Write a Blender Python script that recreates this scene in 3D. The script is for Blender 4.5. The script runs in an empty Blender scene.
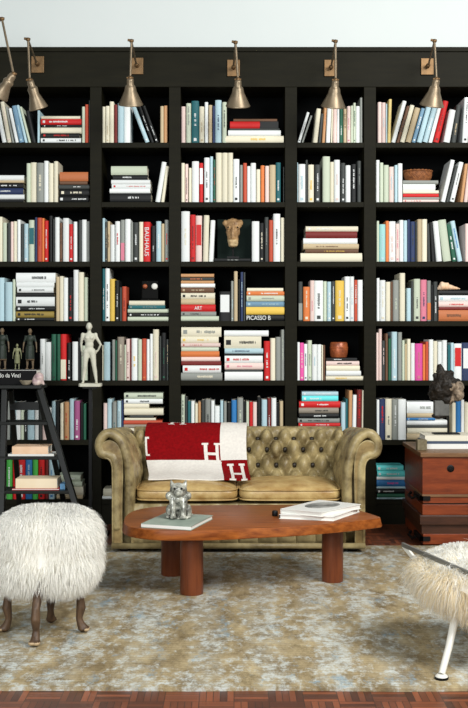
import bpy, bmesh, math, random
from math import sin, cos, pi, sqrt, atan2, exp
from mathutils import Vector, Matrix, noise
C = bpy.context.scene.collection
SC = bpy.context.scene
random.seed(7)

# ------------------------------------------------------------------ camera, world, light, exposure
F = 1050.0            # focal length in pixels of the 468x708 frame
CX, HY, CH = 234.0, 337.0, 1.25   # vanishing point in the frame, camera height
cam_d = bpy.data.cameras.new('camera'); cam = bpy.data.objects.new('camera', cam_d); C.objects.link(cam)
cam_d.sensor_fit = 'VERTICAL'; cam_d.sensor_height = 24.0
cam_d.lens = 24.0 * F / 708.0
cam_d.shift_y = -(354.0 - HY) / 708.0
cam.location = (0, 0, CH); cam.rotation_euler = (pi / 2, 0, 0)
SC.camera = cam

wd = bpy.data.worlds.new('world'); SC.world = wd; wd.use_nodes = True
wd.node_tree.nodes['Background'].inputs[0].default_value = (0.93, 0.98, 1.0, 1)
wd.node_tree.nodes['Background'].inputs[1].default_value = 0.20

def area(name, loc, target, sx, sy, power, col=(1, 1, 1)):
    l = bpy.data.lights.new(name, 'AREA'); l.shape = 'RECTANGLE'; l.size = sx; l.size_y = sy
    l.energy = power; l.color = col
    o = bpy.data.objects.new(name, l); C.objects.link(o); o.location = loc
    o.rotation_euler = (Vector(target) - Vector(loc)).to_track_quat('-Z', 'Y').to_euler()
    return o
area('window_daylight', (3.2, 2.0, 4.3), (-0.1, 6.6, 1.0), 2.4, 2.2, 430, (1.0, 0.985, 0.96))
area('front_daylight', (-1.6, -1.0, 2.7), (-.2, 7, 1.4), 3.2, 2.4, 365, (0.95, 0.985, 1.0))
SC.view_settings.view_transform = 'Standard'
SC.view_settings.look = 'None'
SC.view_settings.exposure = -0.2
SC.view_settings.gamma = 1.0
SC.view_settings.use_curve_mapping = False

# ------------------------------------------------------------------ helpers
def W(px, py, d): return Vector(((px - CX) * d / F, d, CH - (py - HY) * d / F))
def floor_pt(px, py, z=0.0):
    d = F * (CH - z) / (py - HY)
    return Vector(((px - CX) * d / F, d, z))
def lin(c):
    c = c / 255.0
    return c / 12.92 if c <= 0.04045 else ((c + 0.055) / 1.055) ** 2.4
def rgb(r, g, b): return (lin(r), lin(g), lin(b), 1)

def mat(name, col, rough=0.6, metal=0.0, spec=0.4, var=0.0, noise_scale=0, noise_amt=0.0, col2=None, bump=0.0, bump_scale=80, stretch=(1, 1, 1), coat=0.0):
    m = bpy.data.materials.new(name); m.use_nodes = True
    nt = m.node_tree; b = nt.nodes['Principled BSDF']; L = nt.links.new
    b.inputs['Base Color'].default_value = col
    b.inputs['Roughness'].default_value = rough; b.inputs['Metallic'].default_value = metal
    b.inputs['Specular IOR Level'].default_value = spec
    b.inputs['Coat Weight'].default_value = coat
    out = None
    tc = None
    if noise_scale or bump:
        tc = nt.nodes.new('ShaderNodeTexCoord'); mp = nt.nodes.new('ShaderNodeMapping')
        mp.inputs['Scale'].default_value = stretch; L(tc.outputs['Object'], mp.inputs[0])
    if noise_scale:
        n = nt.nodes.new('ShaderNodeTexNoise'); n.inputs['Scale'].default_value = noise_scale
        n.inputs['Detail'].default_value = 6; n.inputs['Roughness'].default_value = 0.62
        L(mp.outputs[0], n.inputs['Vector'])
        r = nt.nodes.new('ShaderNodeValToRGB')
        r.color_ramp.elements[0].position = 0.5 - 0.5 * (1 - noise_amt) * 0.6
        r.color_ramp.elements[1].position = 0.5 + 0.5 * (1 - noise_amt) * 0.6
        r.color_ramp.elements[0].color = col; r.color_ramp.elements[1].color = col2 or col
        L(n.outputs['Fac'], r.inputs[0]); out = r.outputs[0]
    if var:
        oi = nt.nodes.new('ShaderNodeObjectInfo'); mr = nt.nodes.new('ShaderNodeMapRange')
        mr.inputs['To Min'].default_value = 1 - var; mr.inputs['To Max'].default_value = 1 + var * 0.5
        L(oi.outputs['Random'], mr.inputs['Value'])
        hs = nt.nodes.new('ShaderNodeHueSaturation')
        if out is None: hs.inputs['Color'].default_value = col
        else: L(out, hs.inputs['Color'])
        L(mr.outputs[0], hs.inputs['Value']); out = hs.outputs[0]
    if out is not None: L(out, b.inputs['Base Color'])
    if bump:
        n2 = nt.nodes.new('ShaderNodeTexNoise'); n2.inputs['Scale'].default_value = bump_scale; n2.inputs['Detail'].default_value = 4
        L(mp.outputs[0], n2.inputs['Vector'])
        bp = nt.nodes.new('ShaderNodeBump'); bp.inputs['Strength'].default_value = bump; bp.inputs['Distance'].default_value = 0.01
        L(n2.outputs['Fac'], bp.inputs['Height']); L(bp.outputs[0], b.inputs['Normal'])
    return m

class MB:
    """collects shapes as plain vertex and face lists (world coordinates)"""
    def __init__(s): s.v = []; s.f = []; s.m = []
    def add(s, vs, fs, m=0):
        n = len(s.v); s.v += [tuple(v) for v in vs]
        for f in fs: s.f.append(tuple(i + n for i in f)); s.m.append(m)
    def box(s, x0, x1, y0, y1, z0, z1, m=0):
        s.add([(x0, y0, z0), (x1, y0, z0), (x1, y1, z0), (x0, y1, z0), (x0, y0, z1), (x1, y0, z1), (x1, y1, z1), (x0, y1, z1)],
              [(0, 3, 2, 1), (4, 5, 6, 7), (0, 1, 5, 4), (1, 2, 6, 5), (2, 3, 7, 6), (3, 0, 4, 7)], m)
    def bar(s, p, q, w, h, m=0, up=(0, 0, 1)):
        """rectangular bar from p to q, w across and h along the up side"""
        p = Vector(p); q = Vector(q); d = (q - p).normalized(); a = d.cross(Vector(up)).normalized(); b = a.cross(d)
        vs = []
        for c in (p, q):
            for i, j in ((-1, -1), (1, -1), (1, 1), (-1, 1)): vs.append(c + a * (w / 2 * i) + b * (h / 2 * j))
        s.add(vs, [(0, 1, 2, 3), (7, 6, 5, 4), (0, 4, 5, 1), (1, 5, 6, 2), (2, 6, 7, 3), (3, 7, 4, 0)], m)
    def prism(s, pts, axis, a0, a1, m=0):
        """polygon of 2-D points extruded along axis ('x': pts are (y,z); 'y': (x,z); 'z': (x,y))"""
        n = len(pts)
        def P(p, a): return {'x': (a, p[0], p[1]), 'y': (p[0], a, p[1]), 'z': (p[0], p[1], a)}[axis]
        vs = [P(p, a0) for p in pts] + [P(p, a1) for p in pts]
        s.add(vs, [tuple(range(n - 1, -1, -1)), tuple(range(n, 2 * n))] + [(i, (i + 1) % n, n + (i + 1) % n, n + i) for i in range(n)], m)
    def tube(s, pts, rad, seg=10, m=0, closed=False, caps=True):
        pts = [Vector(p) for p in pts]; n = len(pts)
        if not hasattr(rad, '__len__'): rad = [rad] * n
        vs = []; prev = None
        for i, p in enumerate(pts):
            if closed: t = pts[(i + 1) % n] - pts[i - 1]
            else: t = pts[min(i + 1, n - 1)] - pts[max(i - 1, 0)]
            t.normalize()
            if prev is None:
                a = t.cross(Vector((0, 0, 1)))
                if a.length < 1e-3: a = t.cross(Vector((1, 0, 0)))
            else: a = prev - t * prev.dot(t)
            a.normalize(); prev = a; b = t.cross(a)
            for k in range(seg):
                an = 2 * pi * k / seg; vs.append(p + (a * cos(an) + b * sin(an)) * rad[i])
        fs = []
        for i in range(n if closed else n - 1):
            j = (i + 1) % n
            for k in range(seg): fs.append((i * seg + k, i * seg + (k + 1) % seg, j * seg + (k + 1) % seg, j * seg + k))
        if caps and not closed: fs += [tuple(range(seg - 1, -1, -1)), tuple((n - 1) * seg + k for k in range(seg))]
        s.add(vs, fs, m)
    def lathe(s, prof, origin, axis=(0, 0, 1), seg=28, m=0):
        """prof: (radius, height along axis)"""
        o = Vector(origin); ax = Vector(axis).normalized(); a = ax.cross(Vector((0, 1, 0)))
        if a.length < 1e-3: a = ax.cross(Vector((1, 0, 0)))
        a.normalize(); b = ax.cross(a); vs = []; fs = []; n = len(prof)
        for r, h in prof:
            for k in range(seg):
                an = 2 * pi * k / seg; vs.append(o + ax * h + (a * cos(an) + b * sin(an)) * max(r, 1e-5))
        for i in range(n - 1):
            for k in range(seg): fs.append((i * seg + k, i * seg + (k + 1) % seg, (i + 1) * seg + (k + 1) % seg, (i + 1) * seg + k))
        s.add(vs, fs, m)
    def ell(s, c, r, nu=20, nv=12, e=1.0, m=0, rot=None):
        """(super)ellipsoid; e<1 is boxier"""
        def sg(x, p): return math.copysign(abs(x) ** p, x)
        c = Vector(c); vs = []; fs = []
        for i in range(nv + 1):
            th = -pi / 2 + pi * i / nv
            for k in range(nu):
                ph = 2 * pi * k / nu
                v = Vector((r[0] * sg(cos(th), e) * sg(cos(ph), e), r[1] * sg(cos(th), e) * sg(sin(ph), e), r[2] * sg(sin(th), e)))
                if rot: v = rot @ v
                vs.append(c + v)
        for i in range(nv):
            for k in range(nu): fs.append((i * nu + k, i * nu + (k + 1) % nu, (i + 1) * nu + (k + 1) % nu, (i + 1) * nu + k))
        s.add(vs, fs, m)
    def limb(s, pts, rad, m=0):
        s.tube(pts, rad, 12, m)
        for p, r in zip(pts, rad): s.ell(p, (r, r, r), 12, 8, 1, m)
    def grid(s, fn, nu, nv, m=0, mf=None, wrap=False):
        n = len(s.v)
        for j in range(nv + 1):
            for i in range(nu + 1): s.v.append(tuple(fn(i / nu, j / nv)))
        for j in range(nv):
            for i in range(nu):
                a = n + j * (nu + 1) + i
                s.f.append((a, a + 1, a + nu + 2, a + nu + 1)); s.m.append(mf((i + .5) / nu, (j + .5) / nv) if mf else m)

ORG = {}
def org(o): return ORG.get(o.name, Vector((0, 0, 0)))
def build(name, mb, mats, parent=None, origin=None, smooth=None, bevel=0, merge=False):
    """link the collected shapes as ONE mesh object; parts keep their root's origin"""
    if parent is not None: og = org(parent)
    elif origin is not None: og = Vector(origin)
    else:
        xs = [v[0] for v in mb.v]; ys = [v[1] for v in mb.v]; zs = [v[2] for v in mb.v]
        og = Vector(((min(xs) + max(xs)) / 2, (min(ys) + max(ys)) / 2, min(zs)))
    me = bpy.data.meshes.new(name)
    me.from_pydata([(v[0] - og.x, v[1] - og.y, v[2] - og.z) for v in mb.v], [], mb.f)
    if not isinstance(mats, (list, tuple)): mats = [mats]
    for m in mats: me.materials.append(m)
    me.polygons.foreach_set('material_index', [min(i, len(mats) - 1) for i in mb.m])
    bm = bmesh.new(); bm.from_mesh(me)
    if merge: bmesh.ops.remove_doubles(bm, verts=bm.verts, dist=1e-5)
    bmesh.ops.recalc_face_normals(bm, faces=bm.faces)
    bm.to_mesh(me); bm.free()
    if smooth is not None:
        me.polygons.foreach_set('use_smooth', [True] * len(me.polygons))
        if smooth < 180: me.set_sharp_from_angle(angle=math.radians(smooth))
    o = bpy.data.objects.new(name, me); C.objects.link(o)
    if parent is not None: o.parent = parent
    else: o.location = og
    ORG[o.name] = og
    if bevel:
        b = o.modifiers.new('bevel', 'BEVEL'); b.width = bevel; b.segments = 2; b.limit_method = 'ANGLE'; b.angle_limit = 0.6
    return o
def blob(name, mb, mats, voxel, parent=None, origin=None, smooth_it=4, matf=None, disp=None):
    """overlapping shapes fused into one continuous smooth surface"""
    o = build(name, mb, mats, parent, origin)
    r = o.modifiers.new('fuse', 'REMESH'); r.mode = 'VOXEL'; r.voxel_size = voxel
    s = o.modifiers.new('smooth', 'SMOOTH'); s.iterations = smooth_it; s.factor = 0.5
    bpy.context.view_layer.update()
    dg = bpy.context.evaluated_depsgraph_get()
    me = bpy.data.meshes.new_from_object(o.evaluated_get(dg))
    o.modifiers.clear(); old = o.data; o.data = me; bpy.data.meshes.remove(old); me.name = name
    if not isinstance(mats, (list, tuple)): mats = [mats]
    me.materials.clear()
    for m in mats: me.materials.append(m)
    og = ORG[o.name]
    if disp:
        for v in me.vertices: v.co += disp(v.co + og, v.normal)
    for p in me.polygons:
        p.use_smooth = True
        p.material_index = matf(p.center + og) if matf else 0
    return o
def tag(o, label, cat, group=None, kind=None):
    if label: o['label'] = label
    if cat: o['category'] = cat
    if group: o['group'] = group
    if kind: o['kind'] = kind
    return o
def thing(name, loc, label, cat, group=None):
    o = bpy.data.objects.new(name, None); C.objects.link(o); o.location = loc; o.empty_display_size = 0.05
    ORG[o.name] = Vector(loc)
    return tag(o, label, cat, group)
def lettering(body, material, parent, name, center, width, height, rot, extrude=0.0006):
    """letters fitted to width x height, turned by rot (Matrix), centred on a world point"""
    cu = bpy.data.curves.new(name, 'FONT'); cu.body = body; cu.extrude = 0.0; cu.align_x = 'LEFT'
    t = bpy.data.objects.new(name, cu); C.objects.link(t)
    bpy.context.view_layer.update()
    dg = bpy.context.evaluated_depsgraph_get()
    me = bpy.data.meshes.new_from_object(t.evaluated_get(dg))
    bpy.data.objects.remove(t); bpy.data.curves.remove(cu)
    xs = [v.co.x for v in me.vertices]; ys = [v.co.y for v in me.vertices]
    sx = width / (max(xs) - min(xs)); sy = height / (max(ys) - min(ys))
    cx = (max(xs) + min(xs)) / 2; cy = (max(ys) + min(ys)) / 2
    og = org(parent)
    for v in me.vertices:
        v.co = (rot @ Vector(((v.co.x - cx) * sx, (v.co.y - cy) * sy, 0))) + Vector(center) - og
    me.materials.append(material)
    o = bpy.data.objects.new(name, me); C.objects.link(o); o.parent = parent; ORG[o.name] = og
    return o
FACE = Matrix.Rotation(pi / 2, 3, 'X')                    # text standing upright, facing the camera side (-Y)

# ------------------------------------------------------------------ materials of the setting
def rug_mat():
    m = bpy.data.materials.new('distressed_rug'); m.use_nodes = True; nt = m.node_tree; L = nt.links.new
    b = nt.nodes['Principled BSDF']; b.inputs['Roughness'].default_value = 0.95; b.inputs['Specular IOR Level'].default_value = 0.1
    tc = nt.nodes.new('ShaderNodeTexCoord')
    def nz(scale, st, det=5, rough=0.65, off=(0, 0, 0)):
        mp = nt.nodes.new('ShaderNodeMapping'); mp.inputs['Scale'].default_value = st; mp.inputs['Location'].default_value = off
        L(tc.outputs['Object'], mp.inputs[0])
        n = nt.nodes.new('ShaderNodeTexNoise'); n.inputs['Scale'].default_value = scale; n.inputs['Detail'].default_value = det
        n.inputs['Roughness'].default_value = rough; L(mp.outputs[0], n.inputs['Vector']); return n.outputs['Fac']
    def ramp(fac, p0, p1, c0=(0, 0, 0, 1), c1=(1, 1, 1, 1)):
        r = nt.nodes.new('ShaderNodeValToRGB'); r.color_ramp.elements[0].position = p0; r.color_ramp.elements[1].position = p1
        r.color_ramp.elements[0].color = c0; r.color_ramp.elements[1].color = c1; L(fac, r.inputs[0]); return r.outputs[0]
    def mix(fac, a, c):
        x = nt.nodes.new('ShaderNodeMix'); x.data_type = 'RGBA'
        if hasattr(fac, 'links'): L(fac, x.inputs[0])
        else: x.inputs[0].default_value = fac
        for s, i in ((a, 6), (c, 7)):
            if hasattr(s, 'links'): L(s, x.inputs[i])
            else: x.inputs[i].default_value = s
        return x.outputs[2]
    def mul(a, b_):
        q = nt.nodes.new('ShaderNodeMath'); q.operation = 'MULTIPLY'
        for s_, k in ((a, 0), (b_, 1)):
            if hasattr(s_, 'links'): L(s_, q.inputs[k])
            else: q.inputs[k].default_value = s_
        return q.outputs[0]
    base = ramp(nz(7, (1, .5, 1), 10, .78), 0.38, 0.64, rgb(120, 104, 76), rgb(182, 165, 128))
    # faded field pattern: blocks about a hand wide, worn away unevenly
    wx = nt.nodes.new('ShaderNodeTexWave'); wx.bands_direction = 'X'; wx.inputs['Scale'].default_value = 1.25; wx.inputs['Distortion'].default_value = 3; wx.inputs['Detail'].default_value = 5; wx.inputs['Detail Scale'].default_value = 1.8; L(tc.outputs['Object'], wx.inputs['Vector'])
    cols_ = ramp(wx.outputs['Fac'], 0.25, 0.8)
    def addw(a, wa, b_, wb):
        q = nt.nodes.new('ShaderNodeMath'); q.operation = 'ADD'; L(mul(a, wa), q.inputs[0]); L(mul(b_, wb), q.inputs[1]); return q.outputs[0]
    fine = addw(nz(24, (1, .6, 1), 8, 0.7, (3.3, 1.1, 0)), .66, nz(3.4, (1, .55, 1), 4, 0.6, (8, 3, 0)), .34)
    pale = ramp(addw(fine, .965, cols_, .035), 0.475, 0.555)
    speck = ramp(nz(46, (0.7, .8, 1), 5, 0.78), 0.38, 0.56)
    streak = ramp(nz(22, (0.5, 1.6, 1), 6, 0.75, (2, 5, 0)), 0.40, 0.58)
    c = mix(mul(mul(pale, speck), 0.9), base, rgb(200, 205, 200))
    c = mix(mul(mul(cols_, streak), 0.22), c, rgb(190, 196, 190))
    bl = ramp(nz(8, (1, .45, 1), 9, 0.78, (7, 2, 0)), 0.55, 0.63)
    c = mix(mul(mul(bl, speck), 0.8), c, rgb(132, 158, 172))
    dk = ramp(nz(11, (1, .6, 1), 10, 0.82, (1, 9, 0)), 0.53, 0.62)
    c = mix(mul(dk, 0.5), c, rgb(92, 78, 52))
    # woven ribs running across the rug
    wv = nt.nodes.new('ShaderNodeTexWave'); wv.bands_direction = 'Y'; wv.inputs['Scale'].default_value = 12; wv.inputs['Distortion'].default_value = 4; wv.inputs['Detail'].default_value = 4; wv.inputs['Detail Scale'].default_value = 3
    L(tc.outputs['Object'], wv.inputs['Vector'])
    c2 = nt.nodes.new('ShaderNodeMix'); c2.data_type = 'RGBA'; c2.blend_type = 'MULTIPLY'; c2.inputs[0].default_value = 0.12
    L(c, c2.inputs[6]); L(wv.outputs['Color'], c2.inputs[7])
    L(c2.outputs[2], b.inputs['Base Color'])
    bp = nt.nodes.new('ShaderNodeBump'); bp.inputs['Strength'].default_value = 0.35; bp.inputs['Distance'].default_value = 0.006
    L(nz(60, (1, 2, 1)), bp.inputs['Height']); L(bp.outputs[0], b.inputs['Normal'])
    return m
def parquet_mat():
    m = bpy.data.materials.new('parquet'); m.use_nodes = True; nt = m.node_tree; L = nt.links.new
    b = nt.nodes['Principled BSDF']; b.inputs['Roughness'].default_value = 0.38
    tc = nt.nodes.new('ShaderNodeTexCoord')
    def br(rot):
        mp = nt.nodes.new('ShaderNodeMapping'); mp.inputs['Rotation'].default_value = (0, 0, rot); L(tc.outputs['Object'], mp.inputs[0])
        n = nt.nodes.new('ShaderNodeTexBrick'); L(mp.outputs[0], n.inputs['Vector'])
        n.inputs['Scale'].default_value = 1.0; n.inputs['Brick Width'].default_value = 0.12; n.inputs['Row Height'].default_value = 0.024
        n.inputs['Mortar Size'].default_value = 0.0012; n.inputs['Bias'].default_value = 0.0; n.offset = 0.0
        n.inputs['Color1'].default_value = rgb(132, 72, 44); n.inputs['Color2'].default_value = rgb(66, 34, 22); n.inputs['Mortar'].default_value = rgb(28, 14, 10)
        return n.outputs['Color']
    ck = nt.nodes.new('ShaderNodeTexChecker'); ck.inputs['Scale'].default_value = 1 / 0.12; L(tc.outputs['Object'], ck.inputs['Vector'])
    x = nt.nodes.new('ShaderNodeMix'); x.data_type = 'RGBA'; L(ck.outputs['Fac'], x.inputs[0]); L(br(0), x.inputs[6]); L(br(pi / 2), x.inputs[7])
    n = nt.nodes.new('ShaderNodeTexNoise'); n.inputs['Scale'].default_value = 6; L(tc.outputs['Object'], n.inputs['Vector'])
    h = nt.nodes.new('ShaderNodeHueSaturation'); mr = nt.nodes.new('ShaderNodeMapRange'); mr.inputs['To Min'].default_value = 0.6; mr.inputs['To Max'].default_value = 1.4
    L(n.outputs['Fac'], mr.inputs['Value']); L(mr.outputs[0], h.inputs['Value']); L(x.outputs[2], h.inputs['Color'])
    L(h.outputs[0], b.inputs['Base Color'])
    return m
def wood_mat(name, c0, c1, rough=0.35, st=(1, 12, 12), scale=3, coat=0.0, spec=0.4):
    return mat(name, rgb(*c0), rough, 0, spec, 0, scale, 0.25, rgb(*c1), 0.08, 30, st, coat)

M_WALL = mat('white_wall', rgb(206, 212, 210), 0.9, 0, 0.1, 0, 1.5, 0.2, rgb(202, 209, 207))
M_CASE = mat('black_bookcase', rgb(19, 18, 8), 0.55, 0, 0.10, 0, 5, 0.2, rgb(27, 25, 13), 0.04, 40, (1, 1, 8))
M_CASE_IN = mat('black_bookcase_back', rgb(7, 8, 8), 0.8, 0, 0.05)
M_BLACK = mat('black_paint', rgb(14, 14, 14), 0.5, 0, 0.2)
M_BLACKM = mat('black_iron', rgb(18, 18, 18), 0.5, 0.6, 0.4)
M_BRASS = mat('aged_brass', rgb(134, 104, 70), 0.5, 0.7, 0.4, 0, 18, 0.3, rgb(96, 76, 52))
M_PEWTER = mat('dull_brass_shade', rgb(146, 128, 104), 0.42, 0.6, 0.5, 0, 14, 0.3, rgb(116, 104, 84))
M_BULB = mat('frosted_bulb', rgb(205, 200, 190), 0.4)

# ------------------------------------------------------------------ the setting
DF = 7.0                                   # distance of the bookcase front
def bx(px): return (px - CX) * DF / F
def bz(py): return CH - (py - HY) * DF / F
mb = MB(); mb.box(-3.6, 3.6, 2.2, 7.42, -0.06, 0); fl = build('floor', mb, parquet_mat(), origin=(0, 0, 0)); fl['kind'] = 'structure'
TOPZ = bz(47.5)
XL, XR = bx(-27), bx(493)
mb = MB()
mb.box(-3.6, 3.6, 7.34, 7.42, 0, 4.2)                        # wall behind, and the wall face above and beside the built-in case
mb.box(XL - 0.004, XR + 0.004, 7.012, 7.34, TOPZ + 0.002, 4.2)
mb.box(-3.6, XL - 0.004, 7.012, 7.34, 0, 4.2); mb.box(XR + 0.004, 3.6, 7.012, 7.34, 0, 4.2)
w = build('wall_back', mb, M_WALL, origin=(0, 7.38, 0)); w['kind'] = 'structure'

# rug: one slab with a slightly ragged front edge
RUG_Z = 0.012
yf = F * (CH - RUG_Z) / (688 - HY); yb = F * (CH - RUG_Z) / (545.5 - HY)
mb = MB(); N = 160; front = []
for i in range(N + 1):
    x = -2.3 + 4.6 * i / N
    front.append((x, yf + 0.010 * noise.noise((x * 2.3, 0.3, 0)) + 0.006 * noise.noise((x * 17, 4, 0))))
top = [(p[0], p[1], RUG_Z + 0.004 * max(0, noise.noise((p[0] * 5, 9, 0)))) for p in front]
vs = []
for p, t in zip(front, top): vs += [(p[0], p[1], 0.0005), t, (p[0], p[1] + 0.06, RUG_Z), (p[0], yb, RUG_Z), (p[0], yb, 0.0005)]
fs = [(i * 5 + k, i * 5 + 5 + k, i * 5 + 6 + k, i * 5 + 1 + k) for i in range(N) for k in range(4)] + [(i * 5 + 4, i * 5 + 9, i * 5 + 5, i * 5) for i in range(N)]
fs += [(0, 1, 2, 3, 4), tuple(N * 5 + k for k in (4, 3, 2, 1, 0))]
mb.add(vs, fs)
tag(build('rug', mb, rug_mat(), origin=(0, 5, 0)), 'large worn rug in faded gold and pale blue under the sofa and table', 'rug')

# ------------------------------------------------------------------ bookcase
BAYS = [(-15, 90), (101.5, 169), (180.5, 285), (297, 364), (376, 481)]
DIV = [(-27, -15), (90, 101.5), (169, 180.5), (285, 297), (364, 376), (481, 493)]
SHELF_PY = [142.5 + 59.5 * i for i in range(7)]
SHELF_Z = [bz(p) for p in SHELF_PY]
ST = 0.034
bc = thing('bookcase', (0, 7.15, 0), 'wall-wide built-in black bookcase with five bays of shelves', 'bookcase')
mb = MB(); mb.box(XL, XR, 7.315, 7.335, 0, TOPZ); build('back_panel', mb, M_CASE_IN, bc)
for a, b_ in DIV:
    mb = MB(); mb.box(bx(a), bx(b_), DF, 7.315, 0, bz(87)); build('upright_divider', mb, M_CASE, bc, bevel=0.002)
mb = MB(); mb.box(XL, XR, DF - 0.004, 7.315, bz(87), TOPZ); mb.box(XL, XR, DF - 0.016, DF - 0.004, TOPZ - 0.03, TOPZ)
build('fascia', mb, M_CASE, bc, bevel=0.002)
for a, b_ in BAYS:
    for z in SHELF_Z:
        mb = MB(); mb.box(bx(a) + .0005, bx(b_) - .0005, DF + 0.002, 7.314, z - ST, z); build('shelf', mb, M_CASE, bc, bevel=0.0015)
    mb = MB(); mb.box(bx(a) + .0005, bx(b_) - .0005, DF + 0.012, DF + 0.03, 0.0, SHELF_Z[6] - ST - 0.0005); build('plinth', mb, M_CASE, bc)
# ------------------------------------------------------------------ books
PAL = {'4': ('straw yellow', (212, 190, 124)), '1': ('pale teal', (152, 204, 200)), '2': ('steel blue', (112, 148, 172)), '3': ('olive gold', (152, 130, 64)), 'W': ('white', (228, 232, 230)), 'C': ('cream', (224, 218, 194)), 'B': ('beige', (190, 172, 138)), 'G': ('grey', (140, 144, 138)),
       'D': ('charcoal', (58, 62, 60)), 'K': ('black', (20, 22, 22)), 'R': ('red', (198, 32, 32)), 'M': ('maroon', (112, 34, 30)),
       'O': ('orange', (216, 122, 64)), 'Y': ('yellow', (226, 190, 84)), 'T': ('teal', (34, 98, 104)), 'N': ('dark green', (38, 92, 70)),
       'S': ('pale blue', (176, 204, 212)), 'U': ('blue', (50, 120, 180)), 'V': ('navy', (42, 56, 92)), 'P': ('pale pink', (226, 202, 194)),
       'H': ('magenta', (222, 84, 160)), 'L': ('pale green', (194, 204, 182)), 'A': ('aqua', (104, 222, 222)), 'Q': ('mauve', (158, 84, 128)),
       'I': ('tan', (190, 144, 100)), 'X': ('rust red', (188, 78, 52)), 'E': ('brown', (104, 74, 54)), 'F': ('rose pink', (206, 120, 140)),
       'J': ('bright green', (70, 168, 70)), 'Z': ('copper brown', (182, 108, 66)), 'g': ('dusty grey', (150, 140, 126))}
BOOKM = {}
def bmat(k):
    if k not in BOOKM:
        n, c = PAL[k]; BOOKM[k] = mat('book_' + n.replace(' ', '_'), rgb(*c), 0.55, 0, 0.3, 0.10)
    return BOOKM[k]
M_PAGES = mat('book_pages', rgb(226, 218, 198), 0.9, 0, 0.1, 0, 0, 0)

def book_shape(t, h, d, mark=None, seed=0, style=None):
    """upright book: spine at y=0 facing -Y, x in 0..t, z in 0..h; 0 cover, 1 pages, 2 printed marks"""
    rnd = random.Random(seed); mb = MB(); c = min(0.0028, t * 0.16); bulge = min(0.006, t * 0.16); r = 0.004
    out = [(0, d), (0, r)] + [(t * k / 6, r - bulge * sin(pi * k / 6) - (r if 0 < k < 6 else 0) * 0.6) for k in range(1, 6)] + [(t, r), (t, d)]
    inn = [(t - c, d), (t - c, r + c), (c, r + c), (c, d)]
    mb.prism(out + inn, 'z', 0, h, 0)
    mb.box(c, t - c, r + c, d - 0.005, 0.003, h - 0.003, 1)
    if mark:
        y = -bulge + r * 0.4 - 0.0016
        w = t * rnd.uniform(0.22, 0.36)
        if style == 'block':                       # a printed panel over most of the spine
            z0 = h * rnd.uniform(0.3, 0.5); z1 = h * rnd.uniform(0.8, 0.92)
            mb.box(t * 0.1, t * 0.9, y, y + 0.003, z0, z1, 2)
        elif style == 'low':
            mb.box(t * 0.06, t * 0.94, y, y + 0.004, h * 0.03, h * 0.45, 2)
        else:                                      # a run of illegible letter-like strokes and an imprint
            z = h * rnd.uniform(0.2, 0.45); z1 = z + h * rnd.uniform(0.22, 0.5)
            while z < z1:
                l = rnd.uniform(0.003, 0.006)
                if rnd.random() < 0.86:
                    a = t / 2 - w / 2 + rnd.uniform(0, 0.2) * w; e = t / 2 + w / 2 - rnd.uniform(0, 0.2) * w
                    mb.box(a, e, y, y + 0.003, z, z + l, 2)
                z += l + rnd.uniform(0.0015, 0.003)
            if rnd.random() < 0.6: mb.box(t * .3, t * .7, y, y + 0.003, h * 0.05, h * 0.05 + t * 0.4, 2)
    return mb

CELLS = []
def cell(col, row, ox, oy, s, txt): CELLS.append((col, row, ox, oy, s, txt))
S0, S1, S2, S4 = 468 / 92, 468 / 80, 468 / 114, 468 / 98
OX = {0: 0, 1: 95, 2: 176, 3: 290, 4: 370}; SS = {0: S0, 1: S1, 2: S2, 3: S1, 4: S4}
OY = [90, 148, 208, 266, 326, 386]
def c5(col, row, txt): cell(col, row, OX[col], OY[row], SS[col], txt)
# upright: left right top colour/mark [lean];  h: left right top colour/mark (listed from the bottom up);  | starts another stack
c5(0, 0, '12 35 72 W -40; 38 60 58 C/p -38; 62 76 84 G -36; 79 97 92 W -38; 99 124 78 2/s -40; 127 143 76 S -50; 146 160 84 L -56; 165 186 104 K -36; 190 202 104 S; '
         'h 208 412 244 W/k; h 212 405 219 K/r; h 208 415 190 C; h 215 416 176 K/w; h 208 414 147 R/w; h 210 408 132 C; 417 432 85 L; 433 450 74 X; 452 464 52 D')
c5(1, 0, '38 61 98 C; 62 84 94 C/b; 85 110 68 C; 112 132 86 M; 134 168 78 S; 170 206 80 W; 296 324 88 S/w -86; 330 350 92 K/w -80; 354 378 90 K/w -82; 382 402 95 B; 403 424 92 I')
c5(2, 0, '22 39 68 P; 42 62 55 L/g; 64 94 45 T/w; 96 116 68 C/b; 118 132 50 W; 134 149 62 B; 150 160 65 V; 161 187 42 S/v; 190 208 50 L/d; '
         'h 202 442 188 C/y; h 214 430 165 W; h 220 425 157 D; h 222 420 129 R/k e; h 236 415 118 E')
c5(3, 0, '40 62 128 W/d 56; 66 80 148 G 54; 134 162 108 C 22; 165 183 138 D 16; 186 206 88 I/o 15; 210 236 90 W 9; 238 250 95 C 7; 252 274 92 P 4; 275 289 95 W; 290 310 95 N/w; 313 332 110 B/k; 334 354 95 P/f; 355 370 92 L; 371 385 75 L/n; 386 408 95 W; 410 424 45 G')
c5(4, 0, '38 56 58 P; 57 75 60 P/s; 77 83 66 S; 84 100 44 4 6; 101 122 50 W 56; 125 141 75 E/d 52; 143 166 70 C 50; 168 196 82 B 48; 198 218 85 2/w 48; 222 248 72 S 50; 250 276 74 S/w 50; 278 298 72 W 48; 302 330 50 R/m 48; 350 382 92 W 30; 388 412 70 D/b 26; 440 468 35 W/k 12; 472 490 60 C 10')
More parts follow.
